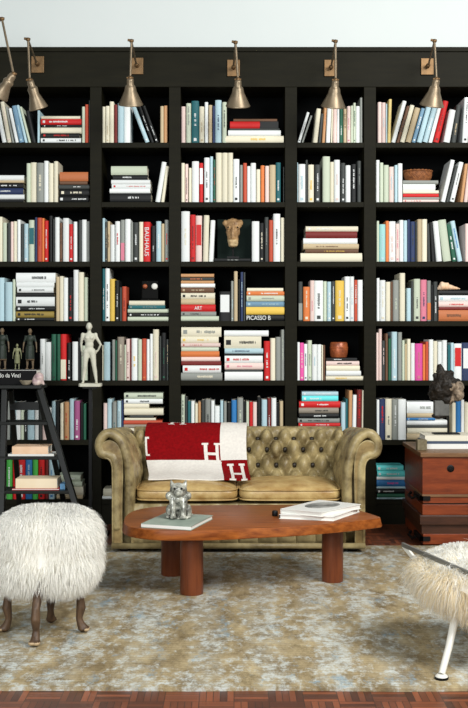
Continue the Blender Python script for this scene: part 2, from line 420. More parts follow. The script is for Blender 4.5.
c5(0, 1, 'h -60 120 260 K; h -60 124 236 W; h -60 118 204 V/w; h -60 120 178 K/w; h -60 122 164 B; h -60 122 138 W; 135 155 78 L; 156 186 74 C; 187 222 76 G/c; 224 246 66 W; 248 272 78 C; 274 295 68 C; '
         'h 300 450 244 K/w; h 305 455 210 K/c; h 299 455 186 D/w; h 304 445 168 E; h 304 448 122 Z')
c5(1, 1, 'h 88 328 264 K/w b; h 86 322 237 W; h 98 325 211 W/r; h 95 322 186 W; h 105 308 158 K/w; h 94 304 106 L; 352 382 80 W 46; 385 406 105 C 30')
c5(2, 1, '22 36 62 C; 38 50 66 P/k; 52 64 82 C; 66 94 55 W; 96 112 62 R/w block; 116 138 40 W/d; 140 152 35 S; 153 162 48 N/r; 164 188 20 C; 189 212 20 C; 213 234 20 C; 235 260 46 W/k; 263 274 70 G; 276 291 62 X; 292 306 75 W; 307 328 62 W; 330 346 88 C; 348 364 72 O; 366 382 74 P; 384 409 70 B; 410 430 60 T/w; 440 451 78 D')
c5(3, 1, '38 48 85 S; 50 90 95 W/s; 92 104 70 D; 107 140 98 C/y; 146 178 98 D/w; 192 234 50 L; 235 257 82 C; 259 292 70 W/p; 298 324 88 D/w; 326 354 102 W; 358 388 95 K/w; 394 416 76 D/g')
c5(4, 1, '28 46 58 W; 47 64 70 L; 66 90 82 L; 92 115 90 P/s; 118 132 82 S; 134 155 74 W; h 158 328 246 P/r; h 158 330 234 G; h 158 328 218 R; h 158 328 202 C; h 158 312 172 W; h 158 326 154 G; '
         '338 360 55 W 48; 362 378 85 D 46; 380 404 65 W/d 46; 430 446 75 I 24; 448 468 70 P 22; 472 492 64 C 18')
c5(0, 2, '-8 12 45 C; 14 34 75 L; 38 53 75 D; 54 68 70 P; 69 87 68 C; 88 104 60 W; 108 120 80 D; 122 144 80 S/w; 147 176 62 L/t block; 178 189 48 V; 190 213 50 X/r; 214 225 52 O; 226 246 65 R/w; 250 268 40 K; 270 278 55 D; 280 302 48 W; 304 318 75 E/k; 320 350 52 W; 352 373 82 R/w; 374 392 70 W; 400 414 62 D; 416 440 60 W; 441 456 68 G')
c5(1, 2, '38 58 60 S; 60 71 80 D/b; 73 88 78 B/e; 90 117 98 W; 118 146 78 W/r; 150 174 70 G/f low; 176 208 66 W; 210 222 85 G; 224 255 85 D/w; 258 282 82 C; 284 324 82 R; 329 354 105 K/w; 358 387 78 S/w; 388 406 92 B; 408 434 70 G/r')
c5(2, 2, '22 56 14 W/c; 58 80 28 R/m; 81 107 32 P/r block; 110 132 30 C 4; 134 154 50 W 8; h 158 306 206 K/g; 312 342 55 W; 344 361 62 K/c; 364 380 38 D/g; 382 398 50 X; 400 428 24 W/k; 430 448 40 C')
c5(3, 2, 'h 62 422 264 C; h 90 400 241 E/y; h 78 402 210 B/e; h 78 394 177 W; h 92 392 137 M; h 92 398 107 C/w')
c5(4, 2, '32 44 62 L; 45 74 78 1/s; 75 90 62 O; 91 122 64 W/p; 124 140 75 P/f; 141 160 58 W; 161 178 60 S; 179 192 56 V; 193 216 65 V/d; 217 226 66 D; 227 248 54 B; 249 273 54 C; 277 291 75 D -6; 296 313 68 K -20; 318 346 62 W -38; 351 390 54 L -66; 394 416 76 N/w -50; 420 444 60 S/u -50; 456 474 75 P; 476 492 70 C')
c5(0, 3, '-12 22 60 S; 26 62 82 S; 64 79 68 L; h 82 275 262 K/w; h 82 275 230 3/k; h 82 280 204 K/w; h 82 278 157 W/k; h 82 275 136 K; h 88 272 108 W/k; h 84 276 84 W; h 82 282 35 W/k; '
         '285 302 55 B; 303 322 52 C; 323 346 60 W; 347 372 58 K/r; 374 398 20 W; 400 426 32 C; 428 448 58 L')
c5(1, 3, '32 58 16 T/w; 60 86 14 W/k; 88 117 76 Y; 119 142 84 K/w; 144 157 125 D; 159 184 120 X/m; h 192 430 297 L; h 192 432 274 K/w; h 192 430 251 L; h 196 410 230 T/g; h 200 408 203 C')
c5(2, 3, 'h 16 176 206 L; h 18 165 187 G/d; h 18 162 158 R; h 18 160 136 B; h 16 160 110 C/k; h 18 156 88 E/b; h 20 160 72 W; h 18 156 60 I; h 20 156 46 D/o; h 20 156 32 I; '
         '178 224 105 K/w block; 226 237 62 G/s; 238 253 22 B; 256 264 55 K; 265 276 25 V/s; 277 285 26 D; | h 287 446 199 K; h 288 448 168 Y; h 288 446 145 2/s; h 290 450 121 L/g; h 290 446 104 O/w; h 292 440 90 C')
c5(3, 3, '50 74 92 D/g low; 78 116 122 O/c; 118 142 85 P/f; 143 194 86 W/d; 196 216 90 L; 218 241 92 S/w; 244 264 90 D/w; 266 316 86 Y/c; 320 350 62 W/k; 351 375 62 W/s; 377 394 82 X/w; 396 426 82 W')
c5(4, 3, '32 46 58 W; 48 74 68 W/c; 76 98 76 C; 100 109 75 E; 110 138 68 G/l; 142 168 34 C; 176 196 106 S; 197 208 72 D; 210 240 62 L/d; 242 271 66 F/v; 273 291 70 G/o low; 292 302 90 K; 304 323 75 D/w; '
         'h 328 490 210 Z/e; h 330 490 196 M; h 328 490 170 P/r; h 328 490 140 W/s; h 330 470 115 K')
c5(0, 4, '204 229 66 W/g; 231 260 82 W; 262 286 42 N/d; 290 306 42 N; 308 338 42 R/c low; 342 362 85 K/w; 368 396 80 W; 398 412 60 K; 414 446 100 L')
c5(1, 4, '28 48 112 C; 52 88 94 S; 100 117 80 G; 118 130 85 N; 132 170 64 g/c; 172 181 110 L; 182 204 75 P/m; 206 213 78 M; 214 248 72 W/y; 252 274 78 L; 276 300 74 X/o; 302 321 78 W; 322 338 46 W; 340 373 20 C/p; 376 388 60 D; 390 416 40 K/n; 418 432 78 D/b')
c5(2, 4, 'h 18 190 192 G/c; h 28 185 162 W/r; h 22 185 145 M; h 22 182 127 P; h 14 178 104 O; h 22 175 86 L; h 20 182 70 P/x; h 18 175 44 C/y; h 22 186 4 C/g; '
         '| h 200 356 188 W; h 202 352 178 D; h 200 358 152 P/f; h 200 356 122 W/r; h 198 358 113 K; h 200 358 92 S/v; h 198 350 42 C/k; h 198 380 18 W; 362 386 62 R/w; 388 408 50 C; 410 430 45 G; 432 446 15 G/l')
c5(3, 4, '38 58 95 W; 59 81 98 H/p; 82 102 105 W/v; 104 128 84 L/g; 130 159 108 W/s; 160 184 108 W; 186 194 112 C; 195 206 112 E; h 210 432 292 C/y; h 212 415 262 W; h 212 408 232 C; h 212 405 205 P/k; h 214 392 186 K/w')
c5(4, 4, '30 42 32 P; 43 57 14 P; 58 72 70 D/p; 74 86 36 E; 88 103 60 N; 104 130 28 S/w; 134 153 30 G; 154 166 68 L; 167 177 85 B; 178 194 62 C; 196 215 82 W; 216 251 84 H/f; 252 265 88 O; 266 279 75 X; 282 303 65 W; 304 322 72 C; 324 344 75 W; 346 368 68 W; 372 384 90 T; 386 401 80 S; 402 438 84 W/r block; 440 490 80 V/w block')
c5(0, 5, '28 50 80 G; 60 78 85 S/w; 80 104 84 W; 106 122 100 L; 124 138 130 K/w; 140 175 90 S; 176 196 80 W; 198 214 100 D; 216 239 108 P; 241 261 110 W; 264 284 78 S; 286 300 75 K; 306 324 88 C; 326 350 82 I/x; 354 376 66 S; 378 406 76 Q/w; 410 422 85 K; 424 438 90 N')
cell(1, 5, 90, 386, 468 / 85, '48 70 78 D/w; 74 94 95 P; 96 121 72 S; 123 146 88 G/t; 150 172 82 S/g; 174 184 80 V; h 186 400 275 K/w; h 186 395 232 C; h 186 400 212 g; h 186 398 190 X; h 190 362 176 C; h 220 350 160 D; h 188 404 124 C; h 188 325 98 C; h 188 400 70 W/d; h 188 402 38 L/d')
c5(2, 5, '14 36 36 L/d; 37 47 45 D; 48 60 62 T; 62 76 62 W; 78 90 72 C; 91 102 65 I; 104 119 58 D; 120 142 55 G/d; 144 158 60 W; 160 180 82 W; 182 194 60 S; 196 208 66 G; 210 226 68 K; 228 249 58 U; 252 276 50 G/l; 278 286 62 K; 288 300 64 L; 302 315 66 R; 316 332 66 P; 334 350 45 K; 352 374 56 S; 376 390 50 M/w; 392 412 50 W; 414 424 70 K; 426 440 62 B')
c5(3, 5, 'h 48 296 270 D; h 50 295 238 C; h 50 294 216 R/w; h 46 290 188 G/k; h 56 285 160 K/w b; h 52 285 127 g/k; h 54 294 90 R/w; h 70 282 58 A/w; h 70 282 33 S/w; 300 325 96 S; 326 338 75 T; 341 362 26 I 3; 364 386 52 W 4; 388 416 22 M/r 5; 418 432 25 C 4')
c5(4, 5, '32 45 66 W; 46 72 62 V/r; 74 104 62 C/d; 106 135 64 G/w; 136 172 64 W; h 176 372 228 B/e; h 178 374 200 C; h 176 370 187 D; h 176 368 163 W; h 176 312 152 U/w; h 178 305 130 B; h 176 302 76 W/g; 392 410 80 C; 411 434 70 U; 435 450 66 W; 452 480 80 C')
cell(0, 6, 0, 440, 3.6, '8 22 62 L/j; 23 44 60 J/w; 46 62 60 R; 63 90 62 R/w; 92 116 60 U/s; 117 136 60 J; 138 160 66 R/k; 162 175 70 M; 176 196 62 S/u; h 204 298 198 B; h 204 300 168 C; h 206 296 150 L; h 206 290 126 L/w')
cell(1, 6, 0, 440, 3.6, 'h 366 460 202 W; h 372 460 175 C')
cell(4, 6, 360, 450, 468 / 108, 'h 72 198 206 S/n; h 74 196 190 N; h 72 200 168 K/w; h 72 208 158 S; h 72 206 129 U/h; h 72 205 116 W; h 75 198 92 A/w; h 72 188 67 A/w')
for c_ in (1, 2, 3):   # nothing of the lowest shelf shows behind the sofa
    pass

SHELF_N = ['top shelf', 'second shelf from the top', 'third shelf from the top', 'fourth shelf from the top', 'fifth shelf from the top', 'sixth shelf from the top', 'lowest shelf']
BAY_N = ['far left bay', 'narrow left bay', 'wide middle bay', 'narrow right bay', 'far right bay']
ORD = ['', 'first', 'second', 'third', 'fourth', 'fifth', 'sixth', 'seventh', 'eighth', 'ninth', 'tenth', 'eleventh', 'twelfth', 'thirteenth', 'fourteenth', 'fifteenth', 'sixteenth', 'seventeenth', 'eighteenth', 'nineteenth', 'twentieth', 'twenty-first', 'twenty-second', 'twenty-third', 'twenty-fourth', 'twenty-fifth', 'twenty-sixth', 'twenty-seventh']
BOOKS = []          # dicts: kind, transform, size ...
STACKTOP = {}
rb = random.Random(3)
for col, row, ox, oy, s, txt in CELLS:
    z0 = SHELF_Z[row]; ax0 = bx(BAYS[col][0]) + 0.003; ax1 = bx(BAYS[col][1]) - 0.003
    ups = []; stacks = [[]]
    for it in txt.split(';'):
        tk = it.split()
        if not tk: continue
        if tk[0] == '|':
            if stacks[-1]: stacks.append([])
            tk = tk[1:]
        elif tk[0] != 'h' and stacks[-1]: stacks.append([])
        if tk[0] == 'h':
            colr, _, mk = tk[4].partition('/')
            stacks[-1].append((float(tk[1]) / s + ox, float(tk[2]) / s + ox, float(tk[3]) / s + oy, colr, mk, tk[5] if len(tk) > 5 else ''))
        else:
            colr, _, mk = tk[3].partition('/'); lean = 0; sty = ''
            if len(tk) > 4:
                try: lean = float(tk[4])
                except ValueError: sty = tk[4]
            ups.append([float(tk[0]) / s + ox, float(tk[1]) / s + ox, float(tk[2]) / s + oy, colr, mk, lean / s, sty])
    stacks = [k for k in stacks if k]
    # books that lean must clear their neighbours: limit each lean by the gap at the foot
    for u in ups:
        if abs(u[5]) > 1: u[1] -= 0.35
    def slope(u): return u[5] / max(4.0, SHELF_PY[row] - u[2])
    for i in range(len(ups) - 1, 0, -1):
        a, b = ups[i - 1], ups[i]; hh = min(SHELF_PY[row] - a[2], SHELF_PY[row] - b[2])
        lim = max(0.0, slope(b)) + max(0.0, b[0] - a[1]) / hh
        if slope(a) > lim: a[5] = lim * (SHELF_PY[row] - a[2])
    for i in range(1, len(ups)):
        a, b = ups[i - 1], ups[i]; hh = min(SHELF_PY[row] - a[2], SHELF_PY[row] - b[2])
        lim = min(0.0, slope(a)) - max(0.0, b[0] - a[1]) / hh
        if slope(b) < lim: b[5] = lim * (SHELF_PY[row] - b[2])
    for i, u in enumerate(ups):
        y = DF + rb.uniform(0.012, 0.028); k = y / F
        x0 = max(ax0, (u[0] - CX) * k); x1 = min(ax1, (u[1] - CX) * k)
        x1 = min(x1, ax1); ztop = CH - (u[2] - HY) * k; H = ztop - z0
        if x1 - x0 < 0.006: continue
        th = math.atan2(u[5] * k, H); wid = x1 - x0
        t = wid * cos(th) - 0.0006; L_ = (H - abs(t * sin(th))) / cos(th)
        d = min(0.27, max(0.13, H * rb.uniform(0.68, 0.85)))
        BOOKS.append(dict(kind='u', x0=x0, x1=x1, y=y, z=z0 + 0.0002, t=t, h=L_, d=d, th=th, col=u[3], mk=u[4], sty=u[6], cell=(col, row), i=i + 1, n=len(ups),
                          area=(u[1] - u[0]) * ((min(SHELF_PY[row], 428) if row == 5 and 1 <= col <= 3 else SHELF_PY[row]) - u[2])))
    for si, st in enumerate(stacks):
        zb = z0 + 0.0002
        for j, b in enumerate(st):
            y = DF + rb.uniform(0.010, 0.022); k = y / F
            x0 = max(ax0, (b[0] - CX) * k); x1 = min(ax1, (b[1] - CX) * k); ztop = CH - (b[2] - HY) * k
            t = ztop - zb
            BOOKS.append(dict(kind='h', x0=x0, x1=x1, y=y, z=zb, t=t - 0.0003, h=x1 - x0, d=min(0.26, max(0.15, (x1 - x0) * 0.75)), th=0, col=b[3], mk=b[4], sty=b[5],
                              cell=(col, row), i=len(st) - j, n=len(st), si=si, ns=len(stacks), area=(b[1] - b[0]) * t * 150 * (0.15 if row == 5 and 1 <= col <= 3 and b[2] > 424 else 1)))
            zb = ztop
        STACKTOP[(col, row, si)] = (zb, st[-1][0], st[-1][1])

def dist_mm(b): return b['t'] * 1000
BOOKS.sort(key=lambda b: -b['area'])
LIMIT = 296
rest = MB(); REST_KEYS = ['pages']; REST_M = [M_PAGES]
def rest_idx(k):
    if k not in REST_KEYS: REST_KEYS.append(k); REST_M.append(bmat(k))
    return REST_KEYS.index(k)
SPECIAL = {}
BOOK_GROUP = 'books on the black bookcase'
for n_, b in enumerate(BOOKS):
    mk = b['mk'].upper() if b['mk'] and b['mk'] != 'g' else (b['mk'] or None)
    if mk == 'g': mk = 'G'
    sh = book_shape(b['t'], b['h'], b['d'], mk, n_, {'block': 'block', 'low': 'low'}.get(b['sty']))
    if b['kind'] == 'h' and b['sty'] == 'e':     # dark far end of the spine
        sh = book_shape(b['t'], b['h'], b['d'], None, n_); sh.box(0.0005, b['t'] - 0.0005, -0.0045, 0.002, b['h'] * 0.62, b['h'], 2)
    if b['kind'] == 'u':
        R_ = Matrix.Rotation(b['th'], 4, 'Y')
        if b['th'] > 0: T = Matrix.Translation((b['x1'], b['y'], b['z'])) @ R_ @ Matrix.Translation((-b['t'], 0, 0))
        else: T = Matrix.Translation((b['x0'], b['y'], b['z'])) @ R_
    else:   # lying: spine along x, thickness up
        T = Matrix.Translation((b['x0'], b['y'], b['z'])) @ Matrix(((0, 0, 1, 0), (0, 1, 0, 0), (1, 0, 0, 0), (0, 0, 0, 1)))
    col, row = b['cell']
    if n_ < LIMIT:
        me = bpy.data.meshes.new('book'); me.from_pydata(sh.v if b['kind'] == 'u' else [(v[2], v[1], v[0]) for v in sh.v], [], sh.f)
        for m in (bmat(b['col']), M_PAGES) + ((bmat(mk),) if mk else ()): me.materials.append(m)
        me.polygons.foreach_set('material_index', sh.m)
        bm_ = bmesh.new(); bm_.from_mesh(me); bmesh.ops.recalc_face_normals(bm_, faces=bm_.faces); bm_.to_mesh(me); bm_.free()
        o = bpy.data.objects.new('book', me); C.objects.link(o)
        o.matrix_world = T if b['kind'] == 'u' else Matrix.Translation((b['x0'], b['y'], b['z']))
        cn = PAL[b['col']][0]; pl = f"{SHELF_N[row].replace(' from the top', '')}, {BAY_N[col]}"
        if b['kind'] == 'u':
            size = 'thin ' if b['t'] < 0.024 else 'thick ' if b['t'] > 0.052 else ''
            if not size: size = 'short ' if b['h'] < 0.19 else 'tall ' if b['h'] > 0.285 else ''
            verb = 'leaning' if abs(b['th']) > 0.1 else 'standing'
            fromleft = b['i'] <= (b['n'] + 1) / 2
            pos = ORD[b['i']] + ' from left' if fromleft else ('rightmost' if b['i'] == b['n'] else ORD[b['n'] - b['i'] + 1] + ' from right')
            if b['i'] == 1: pos = 'leftmost'
            lab = f"{size}{cn} book {verb} {pos} among upright books, {pl}"
        else:
            size = 'thin ' if b['t'] < 0.026 else 'thick ' if b['t'] > 0.05 else ''
            stn = 'flat stack' if b['ns'] == 1 else f"{['left', 'right'][b['si']] if b['ns'] == 2 else ['left', 'middle', 'right'][b['si']]} stack"
            pos = 'topmost' if b['i'] == 1 else ('bottom' if b['i'] == b['n'] else ORD[b['i']] + ' from top')
            lab = f"{size}{cn} book {pos} in {stn}, {pl}"
        tag(o, lab, 'book', f"books on the {SHELF_N[row]}, {BAY_N[col]}")
        SPECIAL[(col, row, b['kind'], b.get('si', 0), b['i'])] = (o, b)
    else:
        ci = rest_idx(b['col']); mi = rest_idx(mk) if mk else 0
        vs = [T @ Vector(v) if b['kind'] == 'u' else T @ Vector(v) for v in sh.v]
        n0 = len(rest.v); rest.v += [tuple(v) for v in vs]
        for f, m in zip(sh.f, sh.m): rest.f.append(tuple(i + n0 for i in f)); rest.m.append((ci, 0, mi)[m])
if rest.v:
    ro = build('slim_books', rest, REST_M, origin=(0, 7.1, 0)); 
    tag(ro, 'narrowest of the books, slim spines standing and lying between the others on every shelf', 'books', None, 'stuff')
print('BOOKS', len(BOOKS))
def letter_on(key, body, k, frac_w=0.8, frac_h=0.6, off=0.0):
    if key not in SPECIAL: print('no special', key); return
    o, b = SPECIAL[key]; ORG[o.name] = o.matrix_world.translation.copy()
    if b['kind'] == 'u':
        c = Vector((b['x0'] + b['t'] / 2, b['y'] - 0.0085, b['z'] + b['h'] / 2)); rot = Matrix.Rotation(pi / 2, 3, 'Y') @ FACE
        lettering(body, bmat(k), o, 'spine_title', c, b['h'] * frac_w, b['t'] * frac_h, rot)
    else:
        c = Vector((b['x0'] + b['h'] * (0.5 + off), b['y'] - 0.0085, b['z'] + b['t'] / 2))
        lettering(body, bmat(k), o, 'spine_title', c, b['h'] * frac_w, b['t'] * frac_h, FACE)
letter_on((1, 2, 'u', 0, 11), 'BAUHAUS', 'W', 0.72, 0.62)
letter_on((2, 3, 'h', 1, 6), 'PICASSO B', 'W', 0.62, 0.66, -0.17)
letter_on((2, 3, 'h', 0, 8), 'ART', 'W', 0.22, 0.5)
# ------------------------------------------------------------------ sofa
def leather(name, c0, c1, rough=0.42):
    return mat(name, rgb(*c0), rough, 0, 0.45, 0, 9, 0.35, rgb(*c1), 0.15, 60)
M_LEA = leather('olive_leather', (78, 62, 34), (184, 166, 118))
M_LEAD = leather('olive_leather_panel', (90, 70, 36), (166, 142, 92))
M_LEAC = leather('golden_leather', (146, 108, 54), (208, 182, 124), 0.36)
M_LEAR = leather('leather_rail', (98, 82, 48), (176, 160, 116))
M_BTN = mat('shaded_leather_button', rgb(34, 26, 14), 0.5)  # button colour darkened to stand in for shade inside the tuft pits
M_FOOT = mat('dark_foot', rgb(26, 20, 16), 0.4)
SF = 6.02                                        # distance of the sofa front
k_ = SF / F
SX = (238.5 - CX) * k_
sofa = thing('sofa', (SX, 6.4, RUG_Z), 'olive-gold leather two-seat chesterfield sofa with rolled arms and deep-buttoned back', 'sofa')
def resample(pts, n):
    L_ = [0]
    for a, b in zip(pts, pts[1:]): L_.append(L_[-1] + (Vector(b) - Vector(a)).length)
    out = []
    for i in range(n + 1):
        s = L_[-1] * i / n; j = 0
        while j < len(pts) - 2 and L_[j + 1] < s: j += 1
        f = (s - L_[j]) / max(1e-9, L_[j + 1] - L_[j]); out.append(Vector(pts[j]).lerp(Vector(pts[j + 1]), f))
    return out, L_[-1]
def spline(pts, n=8):
    P = [Vector(p) for p in pts]; out = []
    for i in range(len(P) - 1):
        p0 = P[max(i - 1, 0)]; p1 = P[i]; p2 = P[i + 1]; p3 = P[min(i + 2, len(P) - 1)]
        for j in range(n):
            t = j / n
            out.append(0.5 * ((2 * p1) + (p2 - p0) * t + (2 * p0 - 5 * p1 + 4 * p2 - p3) * t * t + (3 * p1 - p0 - 3 * p2 + p3) * t ** 3))
    out.append(P[-1]); return out
def tuft(u, v, a, b, amp):
    p = u / a + v / (2 * b); q = u / a - v / (2 * b)
    h = max(0.0, abs(sin(pi * p) * sin(pi * q))) ** 0.62
    dp = p - round(p); dq = q - round(q)
    return amp * (h - 0.55) - amp * 0.75 * exp(-(dp * dp + dq * dq) / 0.05)
zb = 0.04
# rolled arm: outline in x (from the sofa centre) and z, inner foot over the roll to the outer column
armP = spline([(.600, .30), (.598, .42), (.606, .52), (.630, .61), (.668, .682), (.725, .722), (.780, .716), (.820, .672), (.830, .615), (.812, .565), (.776, .545), (.746, .548)], 8) + [Vector((.733, .50)), Vector((.731, .30)), Vector((.731, .045))]
armP = [Vector((.600, .045)), Vector((.600, .18))] + armP
arm_pts, arm_len = resample(armP, 110)
Y0, Y1 = SF + 0.012, 6.86
for sgn in (-1, 1):
    mb = MB(); nA = len(arm_pts) - 1
    nrm = []
    for i in range(nA + 1):
        t = arm_pts[min(i + 1, nA)] - arm_pts[max(i - 1, 0)]; t.normalize(); nrm.append(Vector((-t.y, t.x)))
    def fn(u, v):
        i = round(u * nA); p = arm_pts[i]; n = nrm[i]; s = u * arm_len; y = Y0 + v * (Y1 - Y0)
        m = max(0.0, min(1.0, (s - 0.30) / 0.08)) * max(0.0, min(1.0, (0.80 - s) / 0.12)) * max(0, min(1, v / 0.18))
        d = tuft(y - 6.12, s - 0.40, .135, .105, .014) * m + 0.045 * m * v * max(0, (0.62 - p.y) / 0.4)
        rnd = -0.016 * max(0.0, 1 - v * (Y1 - Y0) / 0.03) ** 2        # soft front edge
        q = p + n * (d + rnd); z = q.y
        if z > .3: z = .3 + (z - .3) * (1 - .15 * v)
        return (SX + sgn * q.x, y, z)
    mb.grid(fn, nA, 72)
    # closing face behind the front panel
    mb.prism([(SX + sgn * p.x, p.y) for p in [q + n * -0.017 for q, n in zip(arm_pts[::2], nrm[::2])]], 'y', Y0 + 0.085, Y0 + 0.089)
    arm = build('arm', mb, M_LEA, sofa, smooth=180)
    # padded rim following the outline at the front
    rim = [q - n * 0.030 for q, n in zip(arm_pts, nrm)]
    mb = MB(); mb.tube([(SX + sgn * p.x, SF + .034, p.y) for p in rim[6:104]], [.027] * 98, 12); build('front_rim', mb, M_LEA, arm, smooth=180)
    # scroll-shaped front panel with piping
    pan = [(.672, .048), (.672, .30), (.668, .46), (.672, .55), (.690, .615), (.725, .648), (.762, .648), (.788, .622), (.792, .588), (.776, .560), (.748, .548), (.728, .515), (.724, .44), (.724, .30), (.724, .048)]
    pp = spline(pan, 5)
    mb = MB(); mb.prism([(SX + sgn * p.x, p.y) for p in pp], 'y', SF + 0.016, SF + 0.10)
    pn = build('front_panel', mb, M_LEAD, sofa, smooth=40, bevel=0.004)
    mb = MB(); mb.tube([(SX + sgn * p.x, SF + 0.020, p.y) for p in pp], 0.0055, 6); build('piping', mb, M_LEA, pn, smooth=180)
# back: rolled top, deep buttoned
backP = spline([(6.44, .28), (6.49, .40), (6.535, .50), (6.565, .58), (6.60, .66), (6.66, .712), (6.72, .724), (6.78, .71), (6.825, .66), (6.83, .60), (6.80, .56)], 8) + [Vector((6.80, .30)), Vector((6.80, .05))]
def low(z): return z if z < .5 else .5 + (z - .5) * .80
backP = [Vector((p.x, low(p.y))) for p in backP]
bk, bk_len = resample(backP, 96)
nB = len(bk) - 1; nrmB = []
for i in range(nB + 1):
    t = bk[min(i + 1, nB)] - bk[max(i - 1, 0)]; t.normalize(); nrmB.append(Vector((-t.y, t.x)))
HW = 0.66
def bk_s(py):
    for i, q in enumerate(bk):
        if q.y > .36 and HY + (CH - q.y) * F / q.x <= py: return i / nB * bk_len
TA = .1138; TU = .010; TV = bk_s(463.5); TB = (bk_s(435.0) - TV) / 2; STOP = TV + 2 * TB + .085
def backfn(u, v):
    i = round(v * nB); x = -HW + 2 * HW * u; s = v * bk_len
    m = max(0.0, min(1.0, (s - 0.02) / 0.05)) * max(0.0, min(1.0, (STOP - s) / 0.06))
    q = bk[i] + nrmB[i] * (tuft(x - TU, s - TV, TA, TB, .054) * m)
    return (SX + x, q.x, q.y)
mb = MB(); mb.grid(backfn, 190, nB); back = build('backrest', mb, M_LEA, sofa, smooth=180)
for r in range(-1, 3):                       # leather buttons at the bottom of the tufts
    s = TV + r * TB
    if r > 2: continue
    i = round(s / bk_len * nB)
    for c in range(-6, 7):
        x = TU + c * TA + (TA / 2 if r % 2 else 0)
        if abs(x) > 0.56: continue
        q = bk[i] - nrmB[i] * 0.046
        mb = MB(); mb.ell((SX + x, q.x, q.y), (.0165, .014, .0165), 12, 8); build('button', mb, M_BTN, back, smooth=180)
# seat cushions
for x0, x1 in ((-.598, -.002), (.002, .598)):
    mb = MB()
    cx = (x0 + x1) / 2; rx = (x1 - x0) / 2
    def sg(t, e): return math.copysign(abs(t) ** e, t)
    def cf(u, v):
        ph = 2 * pi * u; th = -pi / 2 + pi * v; e = 0.28
        X = sg(cos(th), .42) * sg(cos(ph), e); Y = sg(cos(th), .42) * sg(sin(ph), e); Z = sg(sin(th), .7)
        crown = 0.022 * (1 - min(1, X * X)) * (1 - min(1, Y * Y)) if Z > 0 else 0
        wr = 0.004 * noise.noise((X * 3 + x0 * 9, Y * 5, Z * 2))
        return (SX + cx + rx * X, 6.295 + .235 * Y, 0.338 + 0.050 * Z + crown + wr)
    mb.grid(cf, 96, 40)
    cu = build('seat_cushion', mb, M_LEAC, sofa, smooth=180)
    for zz in (.364, .308):
        ring = []
        for a in range(64):
            ph = 2 * pi * a / 64; ring.append((SX + cx + (rx - .002) * sg(cos(ph), .28), 6.295 + .234 * sg(sin(ph), .28), zz))
        mb = MB(); mb.tube(ring, 0.005, 6, closed=True); build('piping', mb, M_LEAC, cu, smooth=180)
# front rail with vertical pleats, trim and feet
def rail(u, v):
    x = -.62 + 1.24 * u; z = 0.05 + 0.235 * v
    p = abs(sin(pi * (x / 0.111))); y = SF + 0.055 - 0.022 * p ** 0.35 * (1 - (2 * v - 1) ** 8) + 0.0
    return (SX + x, y, z)
mb = MB(); mb.grid(rail, 220, 16); mb.box(SX - .62, SX + .62, SF + .056, 6.5, .05, .283); build('front_rail', mb, M_LEAR, sofa, smooth=40)
mb = MB(); mb.tube([(SX - .728, SF + .012, .05), (SX + .728, SF + .012, .05)], 0.017, 10); build('base_trim', mb, M_LEAR, sofa, smooth=180)
mb = MB(); mb.box(SX - .725, SX + .725, SF + .012, 6.80, .036, .05); build('base_frame', mb, M_FOOT, sofa)
for x in (-.66, .66):
    for y in (SF + .07, 6.74):
        mb = MB(); mb.lathe([(0, RUG_Z + .0005 if y < 6.25 else 0.0005), (.028, RUG_Z + .001 if y < 6.25 else 0.001), (.036, .025), (.034, .037), (0, .037)], (SX + x, y, 0)); build('foot', mb, M_FOOT, sofa, smooth=40)

# ------------------------------------------------------------------ throw over the sofa back
M_TR = mat('red_wool', rgb(142, 10, 16), 0.95, 0, 0.1, 0, 60, 0.2, rgb(106, 6, 10), 0.25, 260)
M_TW = mat('white_wool', rgb(232, 228, 218), 0.95, 0, 0.1, 0, 60, 0.2, rgb(214, 208, 200), 0.25, 260)
thr, thr_len = resample([Vector((p.x, low(p.y))) for p in spline([(6.845, .60), (6.835, .675), (6.785, .727), (6.72, .742), (6.655, .731), (6.588, .675), (6.545, .60), (6.495, .52), (6.43, .462), (6.35, .428), (6.25, .412), (6.19, .402)], 10)], 120)
nT = len(thr) - 1
def inH(x, y, w, h):
    """slab-serif capital H centred on 0: stems, bar and serifs"""
    ax = abs(x) / (w / 2); ay = abs(y) / (h / 2)
    if ax > 1 or ay > 1: return False
    if ay > 0.84: return ax > 0.28
    if 0.44 < ax < 0.80: return True
    return ay < 0.11 and ax < 0.6
def px_of(p): return CX + p[0] * F / p[1], HY + (CH - p[2]) * F / p[1]
def thfn(u, v):
    i = round(v * nT); q = thr[i]
    xl = (145.5 - CX) * q.x / F if v < 0.42 else None
    xl = -0.558 + 0.075 * max(0, (v - .35)) + 0.008 * sin(9 * v)
    xr = 0.078 + 0.008 * sin(7 * v + 1) + 0.012 * v
    x = xl + (xr - xl) * u
    dip = 0.010 * max(0, (v - 0.55)) * (u - .4)
    w = 0.0045 * noise.noise((u * 6, v * 5, 1)) + 0.004 * noise.noise((u * 2.2, v * 3, 5))
    n = Vector((thr[min(i + 1, nT)] - thr[max(i - 1, 0)])).normalized()
    n = Vector((-n.y, n.x)) * -1
    return (x, q.x + n.x * (0.006 + w), q.y + n.y * (0.006 + w))
